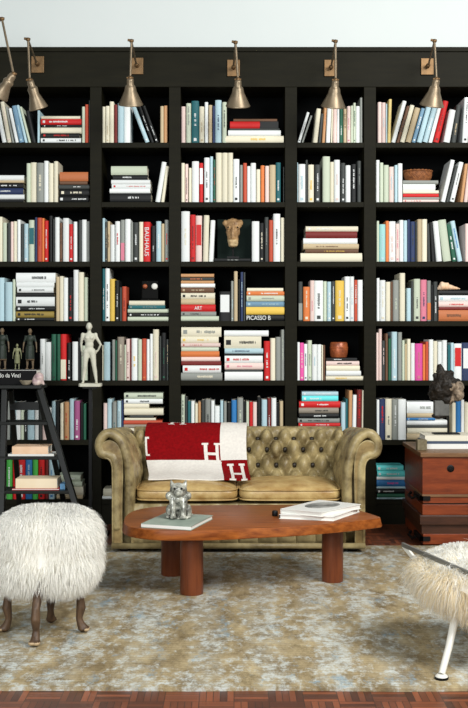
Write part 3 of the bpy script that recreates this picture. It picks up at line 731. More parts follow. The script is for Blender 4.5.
# positions measured on the cloth itself, in metres from its left edge and along its fall
TWID = 0.64
def s_at(py):
    for i, q in enumerate(thr):
        if q.x < 6.66 and HY + (CH - q.y) * F / q.x >= py: return i / nT * thr_len
    return thr_len
S_SPLIT = s_at(460.5)
LETTERS = ((.418, s_at(443), s_at(463.5), .118), (.566, s_at(464.5), s_at(482), .112), (-.026, s_at(437), s_at(456), .10), (.195, s_at(424.5) - .108, s_at(424.5), .115))
def thmat(u, v):
    s = v * thr_len; x = u * TWID
    red = (u < .742) == (s < S_SPLIT)
    for cx, s0, s1, w in LETTERS:
        if inH(x - cx, s - (s0 + s1) / 2, w, s1 - s0): return 1
    return 0 if red else 1
mb = MB(); mb.grid(thfn, 200, nT, mf=thmat)
thro = build('throw_blanket', mb, [M_TR, M_TW], smooth=180)
sm = thro.modifiers.new('thickness', 'SOLIDIFY'); sm.thickness = 0.006; sm.offset = 0
tag(thro, 'red and white wool throw with block letters draped over the sofa back', 'throw')

# ------------------------------------------------------------------ coffee table
M_TBL = wood_mat('reddish_wood', (96, 42, 10), (160, 90, 36), 0.36, (1.5, 16, 16), 3, 0.0, 0.22)
M_TLEG = wood_mat('reddish_wood_leg', (86, 40, 20), (122, 64, 34), 0.35, (14, 14, 1.2), 3)
TZ, TT = 0.345, 0.048
def tp(px, py): d = F * (CH - TZ) / (py - HY); return Vector(((px - CX) * d / F, d))
outl = [(123.5, 521), (126, 515.5), (134, 510.5), (150, 507.3), (172, 505.8), (210, 505), (260, 504.6), (310, 504.6), (335, 505.4), (350, 507.6), (363, 511.2), (374, 514.6), (379.5, 516.6), (380.2, 517.6), (376, 518.6), (345, 522.2), (300, 526), (262, 528), (225, 529.8), (185, 530.6), (155, 530.2), (136, 528), (126, 525)]
op = spline([tp(*p) for p in outl] + [tp(*outl[0])], 5)[:-1]
table = thing('coffee_table', (0.05, 5.25, RUG_Z), 'low free-form reddish wooden coffee table on three round legs', 'table')
cen = sum(op, Vector((0, 0))) / len(op)
mb = MB(); n = len(op); rings = [(0.0, TZ), (0.004, TZ - 0.002), (0.0, TZ - 0.006), (-0.0, TZ - 0.012), (0.030, TZ - TT + .004), (0.036, TZ - TT)]
rings = [(0.006, TZ), (0.0015, TZ - 0.0015), (0.0, TZ - 0.006), (-0.008, TZ - TT + .006), (-0.006, TZ - TT + .002), (0.004, TZ - TT)]
vs = []
for ins, z in rings:
    for p in op:
        q = p + (cen - p).normalized() * ins; vs.append((q.x, q.y, z))
fs = [tuple(range(n)), tuple((len(rings) - 1) * n + i for i in range(n - 1, -1, -1))]
for r in range(len(rings) - 1): fs += [(r * n + i, r * n + (i + 1) % n, (r + 1) * n + (i + 1) % n, (r + 1) * n + i) for i in range(n)]
mb.add(vs, fs); build('tabletop', mb, M_TBL, table, smooth=35)
for px, d, r in ((191.7, 5.07, .056), (171.5, 5.47, .054), (332.5, 5.33, .054)):
    x = (px - CX) * d / F
    mb = MB(); mb.lathe([(0, RUG_Z + .0006), (r * .98, RUG_Z + .0006), (r, RUG_Z + .006), (r, TZ - TT), (0, TZ - TT)], (x, d, 0), seg=40); build('leg', mb, M_TLEG, table, smooth=40)

M_PALEC = mat('pale_grey_cover', rgb(160, 172, 158), 0.5, 0, 0.3, 0, 10, 0.3, rgb(128, 142, 130))
M_WHITEC = mat('white_cover', rgb(226, 226, 220), 0.4, 0, 0.4)
M_PAPER = mat('paper_edge', rgb(226, 226, 218), 0.8)
M_PHOTO = mat('grey_printed_picture', rgb(90, 92, 90), 0.5, 0, 0.3, 0, 9, 0.6, rgb(170, 170, 164))
M_DK = mat('dark_spine', rgb(30, 28, 28), 0.5)
def flat_book(name, quad, z, t, mc, label, group=None, spine_edge=0, mspine=None, picture=False):
    """closed book lying flat: quad of 4 (x,y) corners, spine along edge 'spine_edge' -> next"""
    q = [Vector(p) for p in quad]; c = sum(q, Vector((0, 0))) / 4
    root = thing(name, (c.x, c.y, z), label, 'book', group)
    def shr(f): return [c + (p - c) * f for p in q]
    ct = 0.003
    mb = MB(); mb.prism(q, 'z', z, z + ct); mb.prism(q, 'z', z + t - ct, z + t)
    a, b = q[spine_edge], q[(spine_edge + 1) % 4]; i1 = (a - c) * 0.985 + c; i2 = (b - c) * 0.985 + c
    mb.prism([a, b, i2, i1], 'z', z + ct, z + t - ct, 1); build('cover', mb, [mc, mspine or mc], root, bevel=0.0006)
    mb = MB(); mb.prism(shr(0.97), 'z', z + ct, z + t - ct); build('pages', mb, M_PAPER, root)
    if picture:
        ax = (q[1] - q[0]); ay = (q[3] - q[0])
        mb = MB(); pts = [q[0] + ax * (0.5 + 0.34 * cos(2 * pi * k / 28)) + ay * (0.56 + 0.30 * sin(2 * pi * k / 28)) for k in range(28)]
        mb.prism(pts, 'z', z + t, z + t + 0.0006); build('cover_picture', mb, M_PHOTO, root)
    return root
def pz(px, py, z): d = F * (CH - z) / (py - HY); return ((px - CX) * d / F, d)
zt = TZ + 0.0004
flat_book('coffee_table_book', [pz(141, 523.5, TZ + .02), pz(191, 526.5, TZ + .02), pz(213, 515.3, TZ + .02), pz(166, 512.5, TZ + .02)], zt, 0.020, M_PALEC, 'pale grey-green book lying on the table under the small animal figurine', spine_edge=0, mspine=M_WHITEC)
flat_book('art_book', [pz(279, 514.8, TZ + .02), pz(333.5, 517.3, TZ + .02), pz(360, 508.3, TZ + .02), pz(312, 506, TZ + .02)], zt, 0.022, M_WHITEC, 'white book at the bottom of the pair on the right of the coffee table', 'pair of white books on the coffee table', 3, M_DK)
flat_book('art_book', [pz(280.5, 509, TZ + .045), pz(321.5, 512.6, TZ + .045), pz(361, 504.5, TZ + .045), pz(319, 500, TZ + .045)], zt + .0224, 0.024, M_WHITEC, 'white book with a grey picture on its cover, topmost on the coffee table', 'pair of white books on the coffee table', 3, None, True)
# black spool-shaped paperweight at the left end of the two books
mb = MB(); x, y = pz(275.5, 513.5, TZ + .012); mb.lathe([(0, 0), (.013, 0), (.015, .004), (.015, .022), (.012, .027), (0, .028)], (x - .003, y - .004, zt), seg=24)
tag(build('paperweight', mb, M_BLACK, smooth=40), 'small black cylindrical paperweight at the left end of the white books', 'paperweight')

# glazed animal figurine sitting on the pale book
M_GLAZE = mat('silver_grey_glaze', rgb(30, 30, 26), 0.22, 0.1, 0.6, 0, 34, 0.5, rgb(196, 196, 182), 0.2, 50)
fx, fy = pz(178.5, 518.5, TZ + .02); fz = zt + .0203
mb = MB()
mb.ell((fx, fy + .03, fz + .055), (.040, .042, .052)); mb.ell((fx, fy + .004, fz + .092), (.038, .030, .036))
mb.ell((fx, fy - .004, fz + .139), (.043, .036, .036)); mb.ell((fx, fy - .034, fz + .126), (.023, .018, .017)); mb.ell((fx, fy - .05, fz + .131), (.008, .006, .006), 10, 6)
for s_ in (-1, 1):
    mb.limb([(fx + s_ * .028, fy - .006, fz + .096), (fx + s_ * .027, fy - .020, fz + .05), (fx + s_ * .024, fy - .024, fz + .012)], [.018, .0135, .0135])
    mb.ell((fx + s_ * .024, fy - .032, fz + .010), (.016, .020, .010))
    mb.ell((fx + s_ * .046, fy + .024, fz + .034), (.018, .034, .032)); mb.ell((fx + s_ * .050, fy - .002, fz + .009), (.012, .026, .009))
    mb.limb([(fx + s_ * .030, fy + .002, fz + .162), (fx + s_ * .036, fy + .004, fz + .182)], [.013, .005])
    mb.ell((fx + s_ * .017, fy - .033, fz + .150), (.010, .008, .008), 10, 6)
    mb.ell((fx + s_ * .048, fy - .002, fz + .110), (.016, .02, .02))
mb.tube([(fx + .02, fy + .07, fz + .012), (fx + .05, fy + .06, fz + .012), (fx + .066, fy + .03, fz + .012)], [.009, .008, .006], 10)
mb.box(fx - .045, fx + .045, fy - .03, fy + .06, fz, fz + .006)
fg = blob('animal_figurine', mb, M_GLAZE, 0.0035, None, (fx, fy, fz), 2)
tag(fg, 'silver-grey glazed seated animal figurine with pricked ears on the pale book', 'figurine')
for s_ in (-1, 1):
    mb = MB(); mb.ell((fx + s_ * .017, fy - .0405, fz + .151), (.0055, .004, .0055), 10, 6); build('eye', mb, M_BLACK, fg, smooth=180)

# ------------------------------------------------------------------ sheep stool
def wool(name, c):
    m = bpy.data.materials.new(name); m.use_nodes = True; nt = m.node_tree; nt.nodes.remove(nt.nodes['Principled BSDF'])
    d = nt.nodes.new('ShaderNodeBsdfDiffuse'); t = nt.nodes.new('ShaderNodeBsdfTranslucent'); a = nt.nodes.new('ShaderNodeMixShader')
    d.inputs[0].default_value = c; t.inputs[0].default_value = c; a.inputs[0].default_value = 0.5
    nt.links.new(d.outputs[0], a.inputs[1]); nt.links.new(t.outputs[0], a.inputs[2]); nt.links.new(a.outputs[0], nt.nodes['Material Output'].inputs[0]); return m
M_FUR = wool('white_fleece', rgb(250, 249, 244)); M_FURD = mat('white_fleece_under', rgb(244, 241, 232), 0.95, 0, 0.05); M_FURC = wool('cream_fleece', rgb(240, 228, 200))
M_HLEG = wood_mat('carved_dark_wood', (54, 38, 26), (98, 74, 52), 0.5, (30, 30, 6), 2)
M_HOOF = mat('pale_hoof', rgb(170, 146, 112), 0.5)
def fleece(parent, name, surf, count, length, width, mats, seed, gravity=0.9, pick=None, zmin=None):
    """strands of wool on a surface: surf(rnd) -> point, normal"""
    rnd = random.Random(seed); mb = MB(); NORM = []
    for _ in range(count):
        p, n = surf(rnd)
        p = Vector(p); n = Vector(n)
        l = length * rnd.uniform(0.65, 1.25)
        j = Vector((rnd.gauss(0, 1), rnd.gauss(0, 1), rnd.gauss(0, 1))) * 0.16
        d1 = (n * 1.0 + j + Vector((0, 0, -gravity * 0.35))).normalized()
        d2 = (n * 0.25 + j * 1.2 + Vector((0, 0, -gravity))).normalized()
        side = d1.cross(Vector((rnd.gauss(0, 1), rnd.gauss(0, 1), rnd.gauss(0, 1)))).normalized() * width * rnd.uniform(.7, 1.3)
        a = p - n * 0.004; b = p + d1 * l * 0.4; c = b + (d1 * .4 + d2 * .6).normalized() * l * 0.35; e = c + d2 * l * 0.35
        if zmin is not None and e.z < zmin: e.z = zmin + rnd.uniform(0, .01)
        nn = (n + Vector((0, 0, .25))).normalized(); NORM += [nn] * 7
        mb.add([a - side, a + side, b - side * .9, b + side * .9, c - side * .6, c + side * .6, e], [(0, 1, 3, 2), (2, 3, 5, 4), (4, 5, 6)], pick(p, rnd) if pick else 0)
    me = bpy.data.meshes.new(name); og = org(parent)
    me.from_pydata([(v[0] - og.x, v[1] - og.y, v[2] - og.z) for v in mb.v], [], mb.f)
    for m in mats: me.materials.append(m)
    me.polygons.foreach_set('material_index', mb.m); me.polygons.foreach_set('use_smooth', [True] * len(me.polygons))
    o = bpy.data.objects.new(name, me); C.objects.link(o); o.parent = parent; ORG[o.name] = og
    return o
bcx, bcy = -0.782, 4.40
stool = thing('sheep_stool', (bcx, bcy, RUG_Z), 'sheep-shaped stool with shaggy white fleece on four carved hoofed legs', 'stool')
BR = (.198, .175, .150); BC = (bcx, bcy, .372)
def sgp(t, e): return math.copysign(abs(t) ** e, t)
def body_pt(th, ph, e=0.62):
    return Vector((BC[0] + BR[0] * sgp(cos(th), e) * sgp(cos(ph), e), BC[1] + BR[1] * sgp(cos(th), e) * sgp(sin(ph), e), BC[2] + BR[2] * sgp(sin(th), .55)))
mb = MB(); mb.grid(lambda u, v: body_pt(-pi / 2 + pi * v, 2 * pi * u), 48, 28); build('body', mb, M_FURD, stool, smooth=180)
def body_surf(r):
    sz = r.uniform(-0.95, 1); th = math.asin(sz); ph = r.uniform(0, 2 * pi); p = body_pt(th, ph)
    e = 0.02
    a = body_pt(th, ph + e) - body_pt(th, ph - e); b = body_pt(min(pi / 2 - .001, th + e), ph) - body_pt(th - e, ph)
    n = a.cross(b)
    if n.length < 1e-9: n = Vector((0, 0, sgp(sz, 1)))
    n.normalize()
    return p, n
fleece(stool, 'fleece', body_surf, 42000, 0.056, 0.0011, [M_FUR, M_FURD], 5, 1.0, lambda p, r: 0 if r.random() < .8 else 1)
# each foot where it stands in the photograph's plan: near, right, far, left
feet = [floor_pt(35, 646, RUG_Z), floor_pt(83, 632, RUG_Z), floor_pt(51, 623, RUG_Z), floor_pt(5, 632, RUG_Z)]
for kf, f in enumerate(feet):
    top = Vector((bcx + (f.x - bcx) * 0.66, bcy + (f.y - bcy) * .66, .27)); out = Vector((f.x - bcx, f.y - bcy, 0)).normalized()
    mb = MB(); z0 = RUG_Z
    pts = [top, top.lerp(f, .25) + out * .004, Vector((f.x, f.y, .155)) - out * .012, Vector((f.x, f.y, .115)) - out * .008, Vector((f.x, f.y, .07)) - out * .016, Vector((f.x, f.y, .042)) - out * .008, Vector((f.x, f.y, z0 + .016))]
    mb.limb(pts, [.026, .021, .017, .0205, .0145, .018, .0205])
    mb.ell((f.x, f.y, z0 + .012), (.022, .022, .012)); mb.ell((f.x + out.x * .014 - out.y * .010, f.y + out.y * .014 + out.x * .010, z0 + .011), (.015, .015, .011)); mb.ell((f.x + out.x * .014 + out.y * .010, f.y + out.y * .014 - out.x * .010, z0 + .011), (.015, .015, .011))
    def mf(c, f=f): return 1 if c.z < z0 + .016 and (c.x - f.x) * out.x + (c.y - f.y) * out.y > .008 else 0
    lg = blob('leg', mb, [M_HLEG, M_HOOF], 0.004, stool, None, 3, mf)
    lo = min(v.co.z for v in lg.data.vertices) + RUG_Z
    for v in lg.data.vertices:
        if v.co.z < 0.05: v.co.z -= (lo - RUG_Z - .0005) * (1 - v.co.z / 0.05)

# ------------------------------------------------------------------ sheepskin chair at the right edge
M_LEGW = mat('white_lacquer', rgb(214, 212, 202), 0.3, 0, 0.5)
M_STEEL = mat('dark_steel', rgb(120, 120, 114), 0.4, 0.5, 0.5)
chair = thing('sheepskin_chair', (1.12, 4.1, RUG_Z), 'low chair covered in shaggy cream sheepskin with white leg and steel side rail', 'chair')
KC = (1.125, 4.12, .318); KR = (.385, .235, .050)
def seat_pt(u, v):
    th = -pi / 2 + pi * v; ph = 2 * pi * u
    p = Vector((KC[0] + KR[0] * sgp(cos(th), .7) * sgp(cos(ph), .5), KC[1] + KR[1] * sgp(cos(th), .7) * sgp(sin(ph), .5), KC[2] + KR[2] * sgp(sin(th), .8)))
    # the near edge of the skin falls lower
    w = max(0, min(1, (KC[1] - .06 - p.y) / .15)) * max(0, min(1, (p.x - .80) / .12))
    if p.z < KC[2] + .01: p.z -= .055 * w
    # the skin swells behind the rail that crosses it and sags outside it
    sd = ((p.x - .704) * .52 + (p.y - 4.42) * .17) / .547
    if p.z > KC[2]: p.z += (p.z - KC[2]) / KR[2] * (-.020 + .042 * max(0, min(1, (sd - .02) / .10)))
    return p
mb = MB(); mb.grid(seat_pt, 60, 20); build('seat', mb, M_FURD, chair, smooth=180)
def seat_surf(r):
    u = r.random(); v = math.asin(r.uniform(-.9, 1)) / pi + .5
    p = seat_pt(u, v); e = .01
    a = seat_pt(u + e, v) - seat_pt(u - e, v); b = seat_pt(u, min(.999, v + e)) - seat_pt(u, v - e); n = a.cross(b)
    if n.length < 1e-9: n = Vector((0, 0, 1))
    return p, n.normalized()
def seat_surf2(r):
    while True:
        p, n = seat_surf(r)
        sd = ((p.x - .704) * .52 + (p.y - 4.42) * .17) / .547
        if abs(sd + .004) < .022 and p.z > KC[2] and r.random() < .8: continue
        if r.random() < (1.0 if p.x < 1.06 else .35): return p, n
fleece(chair, 'sheepskin', seat_surf2, 24000, 0.085, 0.0011, [M_FURC, M_FUR], 8, 0.9, lambda p, r: 1 if r.random() < (.9 if p.z > KC[2] + .02 else .35) else 0)  # cream wool, whiter on top: light from above put into strand colour
r0 = W(402.5, 544.5, 4.42); r1 = W(470, 574, 3.90)
ext = r1 + (r1 - r0) * .25
mb = MB(); mb.bar(r0, ext, .012, .018); mb.bar(ext, (1.42, ext.y + .02, ext.z), .012, .018); build('side_rail', mb, M_STEEL, chair, bevel=0.002)
mb = MB(); mb.bar(r0 + Vector((.004, 0, -.004)), W(413, 557, 4.35), .012, .02); mb.bar(W(413, 557, 4.35), Vector((.86, 4.2, .325)), .012, .018); build('rail_bracket', mb, M_LEGW, chair, bevel=0.002)
ft = floor_pt(441.5, 679, RUG_Z)
def chair_leg(f, top):
    mb = MB(); mb.tube([f + Vector((0, 0, .016)), f.lerp(top, .35), f.lerp(top, .7) + Vector((0, 0, .01)), top], [.0125, .0135, .016, .018], 14)
    mb.lathe([(.0125, .020), (.021, .014), (.0235, .0095), (0, .0095)], f); lg = build('leg', mb, M_LEGW, chair, smooth=50)
    mb = MB(); mb.lathe([(0, .0004), (.0235, .0004), (.025, .002), (.025, .009), (0, .0095)], f); build('glide', mb, M_BLACK, lg, smooth=40)
chair_leg(ft, Vector((.872, 4.02, .275))); chair_leg(Vector((1.42, 3.92, RUG_Z)), Vector((1.34, 4.02, .275))); chair_leg(Vector((1.30, 4.50, RUG_Z)), Vector((1.22, 4.26, .275)))

# ------------------------------------------------------------------ wooden chest on the right
M_CH = wood_mat('chest_red_wood', (90, 34, 12), (138, 62, 26), 0.4, (2, 10, 12), 3)
M_CHD = wood_mat('chest_dark_wood', (48, 26, 16), (74, 42, 26), 0.4, (2, 10, 12), 3)
M_CHS = wood_mat('chest_brown_top', (96, 66, 40), (128, 94, 62), 0.45, (2, 10, 12), 3)
CD = 6.25; ck = CD / F
def cz(py): return CH - (py - HY) * ck
x0 = (422.5 - CX) * ck; x1 = x0 + .92; yb_ = 6.90
chest = thing('wooden_chest', ((x0 + x1) / 2, 6.6, 0), 'old two-tier reddish wooden chest with iron fittings standing right of the sofa', 'chest')
TOPC = cz(452.5)
mb = MB(); mb.box(x0 - .014, x1 + .014, CD - .014, yb_, cz(457), TOPC); build('top', mb, M_CHS, chest, bevel=.003)
mb = MB(); mb.box(x0, x1, CD, yb_, cz(494.5), cz(457)); build('body', mb, M_CH, chest, bevel=.002)
mb = MB(); mb.box(x0 - .003, x1 + .003, CD - .006, yb_, cz(497), cz(494.5)); build('moulding', mb, M_CHS, chest, bevel=.002)
mb = MB(); mb.box(x0 + .003, x1 - .003, CD + .003, yb_, cz(503.2), cz(497)); build('lower_rail', mb, M_CH, chest, bevel=.001)
mb = MB(); mb.box(x0 + .01, x1 - .01, CD + .012, yb_, cz(504.6), cz(503.2)); build('shadow_gap', mb, M_FOOT, chest)
mb = MB(); mb.box(x0, x1, CD, yb_, cz(515), cz(504.6)); build('drawer_front', mb, M_CH, chest, bevel=.002)
mb = MB(); mb.box(x0 - .018, x1 + .018, CD - .018, yb_, cz(524.5), cz(515)); build('ledge', mb, M_CHD, chest, bevel=.004)
mb = MB(); mb.box(x0 - .004, x1 + .004, CD + .004, yb_, cz(534), cz(524.5)); build('base_panel', mb, M_CHD, chest, bevel=.002)
mb = MB(); mb.box(x0 + .004, x1 - .004, CD + .002, yb_, cz(544.5), cz(534)); build('base_rail', mb, M_CH, chest, bevel=.002)
for xa in (x0 + .01, x1 - .08):
    for ya in (CD + .02, yb_ - .1):
        mb = MB(); mb.box(xa, xa + .07, ya, ya + .07, .001 if ya > 6.29 else RUG_Z + .0005, cz(544.5)); build('foot', mb, M_FOOT, chest)
kx = (450.5 - CX) * ck
mb = MB(); mb.lathe([(0, 0), (.020, 0), (.022, .003), (.014, .006), (.012, .012), (0, .013)], (kx, CD, cz(468.5)), (0, -1, 0), 20); build('keyhole_plate', mb, M_BLACKM, chest, smooth=50)
for py in (498, 538.5):
    z = cz(py)
    mb = MB(); mb.box(x0 - .016, x0 + .045, CD - .012, CD + .004, z - .014, z + .012); mb.box(x0 - .016, x0 + .002, CD - .012, CD + .22, z - .014, z + .012); mb.tube([(x0 - .03, CD + .05, z + .004), (x0 - .05, CD + .07, z - .012), (x0 - .05, CD + .20, z - .012), (x0 - .03, CD + .22, z + .004)], .008, 8)
    build('iron_strap', mb, M_BLACKM, chest)

# books and animal head on the chest
ctz = TOPC + .0004
def chest_book(name, pxl, X1, pyt, pyb_, d, dep, z, mc, label, mspine=None):
    a = (pxl - CX) * d / F; t = (pyb_ - pyt) * d / F
    flat_book(name, [(a, d), (X1, d), (X1, d + dep), (a, d + dep)], z, t, mc, label, 'books lying on the wooden chest', 0, mspine); return z + t + .0004
M_CREAM = mat('cream_cover', rgb(222, 216, 196), 0.6); M_OLB = mat('olive_cloth_cover', rgb(98, 90, 70), 0.8, 0, .2, 0, 60, .3, rgb(128, 118, 94))
M_NVY = mat('navy_cover', rgb(60, 72, 92), 0.5)
z1_ = chest_book('book', 424, 1.66, 441.5, 446.5, 6.44, .24, ctz, M_WHITEC, 'white book at the bottom of the pile on the wooden chest')
z2_ = chest_book('book', 423.5, 1.64, 438.5, 441, 6.45, .23, z1_, M_NVY, 'thin navy book in the middle of the pile on the wooden chest', M_NVY)
z3_ = chest_book('book', 425, 1.65, 432.5, 438, 6.46, .23, z2_, M_CREAM, 'thick cream book on top of the pile on the wooden chest', M_CREAM)
a = (417.5 - CX) * 6.36 / F
mb = MB(); mb.box(a, a + .058, 6.36, 6.42, ctz, ctz + .064)
bk_ = build('olive_block_book', mb, M_OLB, bevel=.003); bk_.name = 'small_book'
tag(bk_, 'small olive cloth-bound book standing on the front left of the wooden chest', 'book')
M_HEAD = mat('dark_carved_bronze', rgb(14, 14, 12), 0.55, 0.1, 0.3, 0, 22, 0.3, rgb(46, 38, 30), 0.5, 50)
M_HEADP = mat('pale_worn_bronze', rgb(168, 148, 124), 0.55, 0.1, 0.3, 0, 30, 0.3, rgb(52, 42, 36), 0.4, 60)
M_BLK = mat('grey_stone_block', rgb(78, 78, 74), 0.7, 0, .3, 0, 20, .3, rgb(104, 104, 100))
HD = 6.56; hp = lambda px, py, dd=0: W(px, py, HD + dd)
sk = thing('animal_head_sculpture', hp(448, 432.5), 'dark carved animal head with a pointed ear mounted on a thin black stand', 'sculpture')
hb_ = z3_ + .0004
c = hp(447, 433)
mb = MB(); mb.box(c.x - .085, c.x + .075, HD - .04, HD + .06, hb_, hb_ + .006); build('stand_base', mb, M_BLACKM, sk)
mb = MB(); mb.tube([(hp(448.5, 0).x, HD + .01, hb_ + .005), (hp(448.5, 0).x, HD + .01, hp(0, 398).z)], .006, 10); build('stand_rod', mb, M_BLACKM, sk, smooth=60)
mb = MB(); q0 = hp(434, 415.5); q1 = hp(448.5, 400); mb.box(q0.x, q1.x, HD - .03, HD + .03, q0.z, q1.z); build('neck_block', mb, M_BLK, sk, bevel=.004)
mb = MB(); q = hp(438, 416.5); mb.ell(q, (.034, .032, .016)); mb.ell(hp(443, 416), (.03, .024, .012)); mb.ell(hp(434, 415.8), (.016, .02, .012)); blob('jaw_fragment', mb, M_HEAD, .005, sk, None, 2)
mb = MB()
mb.ell(hp(445, 386), (.082, .075, .085)); mb.ell(hp(438, 391), (.060, .06, .062)); mb.ell(hp(456, 388), (.05, .05, .056)); mb.ell(hp(458, 394, -.03), (.034, .034, .04)); mb.ell(hp(447, 399), (.05, .05, .035))
mb.limb([hp(442, 376), hp(439.5, 366)], [.034, .014]); mb.limb([hp(439.5, 366.5), hp(437, 364.5)], [.012, .004]); mb.limb([hp(448, 375), hp(452, 373)], [.03, .016]); mb.limb([hp(436, 381), hp(434.5, 375)], [.02, .008])
mb.ell(hp(437, 389, -.052), (.022, .018, .026))
def hm(c_):
    px, py = CX + c_.x * F / c_.y, HY + (CH - c_.z) * F / c_.y
    return 1 if (c_.x - sk.location.x) > .006 + .03 * noise.noise(c_ * 22) and c_.z < hp(0, 382).z + .03 * noise.noise(c_ * 16 + Vector((3, 0, 0))) else 0
blob('head', mb, [M_HEAD, M_HEADP], .006, sk, None, 1, hm, lambda co, n: n * (.014 * noise.noise(co * 26) + .008 * noise.noise(co * 60)))
# ------------------------------------------------------------------ picture lamps along the fascia
def lamp(plate, elbow, neck, axis, label, ph=None, shade=(.165, .165)):
    """plate point on the fascia, elbow and shade neck in space, axis of the shade"""
    P = Vector(plate); E = Vector(elbow); N_ = Vector(neck); ax = Vector(axis).normalized()
    root = thing('wall_lamp', (P.x, DF - .004, P.z), label, 'lamp', 'brass swing-arm lamps along the bookcase fascia')
    mb = MB(); mb.box(P.x - .042, P.x + .042, DF - .016, DF - .0045, P.z - .055, P.z + .055); build('wall_plate', mb, M_BRASS, root, bevel=.002)
    mb = MB(); mb.lathe([(0, 0), (.014, 0), (.014, .022), (.008, .026), (0, .026)], (P.x, DF - .016, P.z), (0, -1, 0), 18); mb.ell((P.x, DF - .046, P.z), (.014, .014, .014), 14, 10); build('pivot', mb, M_BRASS, root, smooth=50)
    mb = MB(); mb.tube([(P.x, DF - .046, P.z), E], .0065, 10); build('lower_arm', mb, M_PEWTER, root, smooth=60)
    mb = MB(); mb.ell(E, (.015, .013, .013), 14, 10); mb.tube([E + Vector((-.024, 0, .006)), E + Vector((.014, 0, .002))], .008, 10); build('elbow_joint', mb, M_BRASS, root, smooth=60)
    mb = MB(); mb.tube([E, N_], .0072, 10); build('upper_arm', mb, M_PEWTER, root, smooth=60)
    mb = MB(); mb.ell(N_, (.015, .013, .015), 14, 10); mb.tube([N_ + Vector((-.022, 0, 0)), N_ + Vector((.020, 0, 0))], .007, 10); build('shade_joint', mb, M_BRASS, root, smooth=60)
    L_, D_ = shade; R = D_ / 2
    outp = [(.012, .0), (.020, .006), (.023, .016), (.023, .040), (.029, .048), (.034, .056), (R * .50, L_ * .5), (R * .74, L_ * .75), (R * .95, L_ * .96), (R, L_)]
    inn = [(r - .003 if r > .01 else r, h) for r, h in outp[::-1]]
    mb = MB(); mb.lathe(outp + [(R - .001, L_ + .003)] + inn[1:-2] + [(0, .03)], N_, ax, 36); sh = build('lamp_shade', mb, M_PEWTER, root, smooth=50)
    mb = MB(); mb.ell(N_ + ax * L_ * .62, (.026, .026, .03), 14, 10); mb.tube([N_ + ax * .03, N_ + ax * L_ * .55], .014, 10); build('bulb', mb, M_BULB, sh, smooth=60)
    return root
LD = 6.66
def lp(px, py, d): return W(px, py, d)
specs = [((38, 65), (28, 39.5), (29.8, 80), (.26, .42, -1), 'brass lamp second from the left, above the leaning blue book, shade tilted right'),
         ((137, 66.5), (131.5, 41), (130.2, 78), (-.02, .42, -1), 'brass cone-shaded lamp above the narrow left bay'),
         ((233.5, 68.5), (235.5, 42.5), (238, 79.5), (.0, .42, -1), 'brass lamp at the centre above the wide middle bay'),
         ((330.5, 68.5), (335.5, 41.5), (335.6, 80), (-.06, .42, -1), 'brass lamp above the narrow right bay'),
         ((427, 67), (434.5, 41), (436.5, 79), (-.12, .42, -1), 'brass lamp at the right above the leaning red book')]
for pl, el, nk, ax, lab in specs:
    lamp((bx(pl[0]), 0, bz(pl[1])), lp(*el, LD), lp(*nk, LD - .03), ax, lab, shade=(.18, .125) if pl[0] < 50 else (.165, .158))
lamp((bx(-58), 0, bz(66)), lp(2, 19, 6.35), lp(13.5, 74, 6.3), (-.8, .42, -1), 'brass lamp at the far left edge swung outwards, its shade cut by the frame', shade=(.16, .115))

# ------------------------------------------------------------------ figures
def figure(mb, b, H, arms, stance=.06, robe=False, lean=0.0):
    """standing human figure of height H, feet at b; arms: list of (elbow, wrist, hand) offsets in heights for left(-x) and right(+x)"""
    def q(x, y, z): return Vector((b.x + x * H + lean * z * H, b.y + y * H, b.z + z * H))
    def e(c, r, **k): mb.ell(q(*c), tuple(t * H for t in r), 16, 10, **k)
    e((0, 0, .925), (.048, .058, .068)); e((0, -.035, .90), (.034, .030, .036)); e((0, -.062, .915), (.009, .014, .016))
    for s in (-1, 1): e((s * .048, .004, .92), (.007, .014, .018))
    mb.limb([q(0, .006, .875), q(0, .008, .82)], [.028 * H, .034 * H])
    e((0, 0, .735), (.086, .060, .10)); e((0, .004, .79), (.098, .044, .034)); e((0, 0, .63), (.070, .050, .09)); e((0, .006, .535), (.084, .064, .068))
    for s in (-1, 1):
        mb.limb([q(s * .048, 0, .52), q(s * (.05 + stance * .45), -.008, .28), q(s * (.052 + stance * .6), .012, .20), q(s * (.05 + stance), .004, .045)], [.056 * H, .037 * H, .036 * H, .021 * H])
        e((s * (.054 + stance), -.03, .017), (.026, .058, .017))
        el, wr, hd = arms[0 if s < 0 else 1]
        mb.limb([q(s * .104, 0, .795), q(s * .114, .004, .75), q(*el), q(*wr)], [.032 * H, .029 * H, .022 * H, .016 * H])
        mb.ell(q(*hd), (.018 * H, .022 * H, .036 * H), 12, 8)
    if robe:
        e((0, 0, .50), (.10, .075, .10)); mb.lathe([(.0, .58 * H), (.085 * H, .58 * H), (.10 * H, .46 * H), (.105 * H, .34 * H), (.108 * H, .22 * H), (0, .22 * H)], b, (0, 0, 1), 24)
M_STAT = mat('white_plaster', rgb(206, 204, 188), 0.6, 0, 0.3, 0, 14, .3, rgb(186, 186, 168))
SD = 6.58
b = W(90.5, 386.5, SD); base_top = W(90.5, 383.3, SD).z
st = thing('mannequin_figure', (b.x, SD, b.z), 'white plaster nude standing figure, one hand on hip, on a slim black pedestal', 'statue')
mb = MB(); xa, xb = W(79.5, 0, SD).x, W(101.5, 0, SD).x; mb.prism([(xa, SD - .04), (xa + .012, SD - .052), (xb - .012, SD - .052), (xb, SD - .04), (xb, SD + .04), (xb - .012, SD + .052), (xa + .012, SD + .052), (xa, SD + .04)], 'z', b.z, base_top); build('base', mb, M_STAT, st, bevel=.003)
Hs = W(0, 321.5, SD).z - base_top
mb = MB(); fb = Vector((W(89.8, 0, SD).x, SD, base_top - .002))
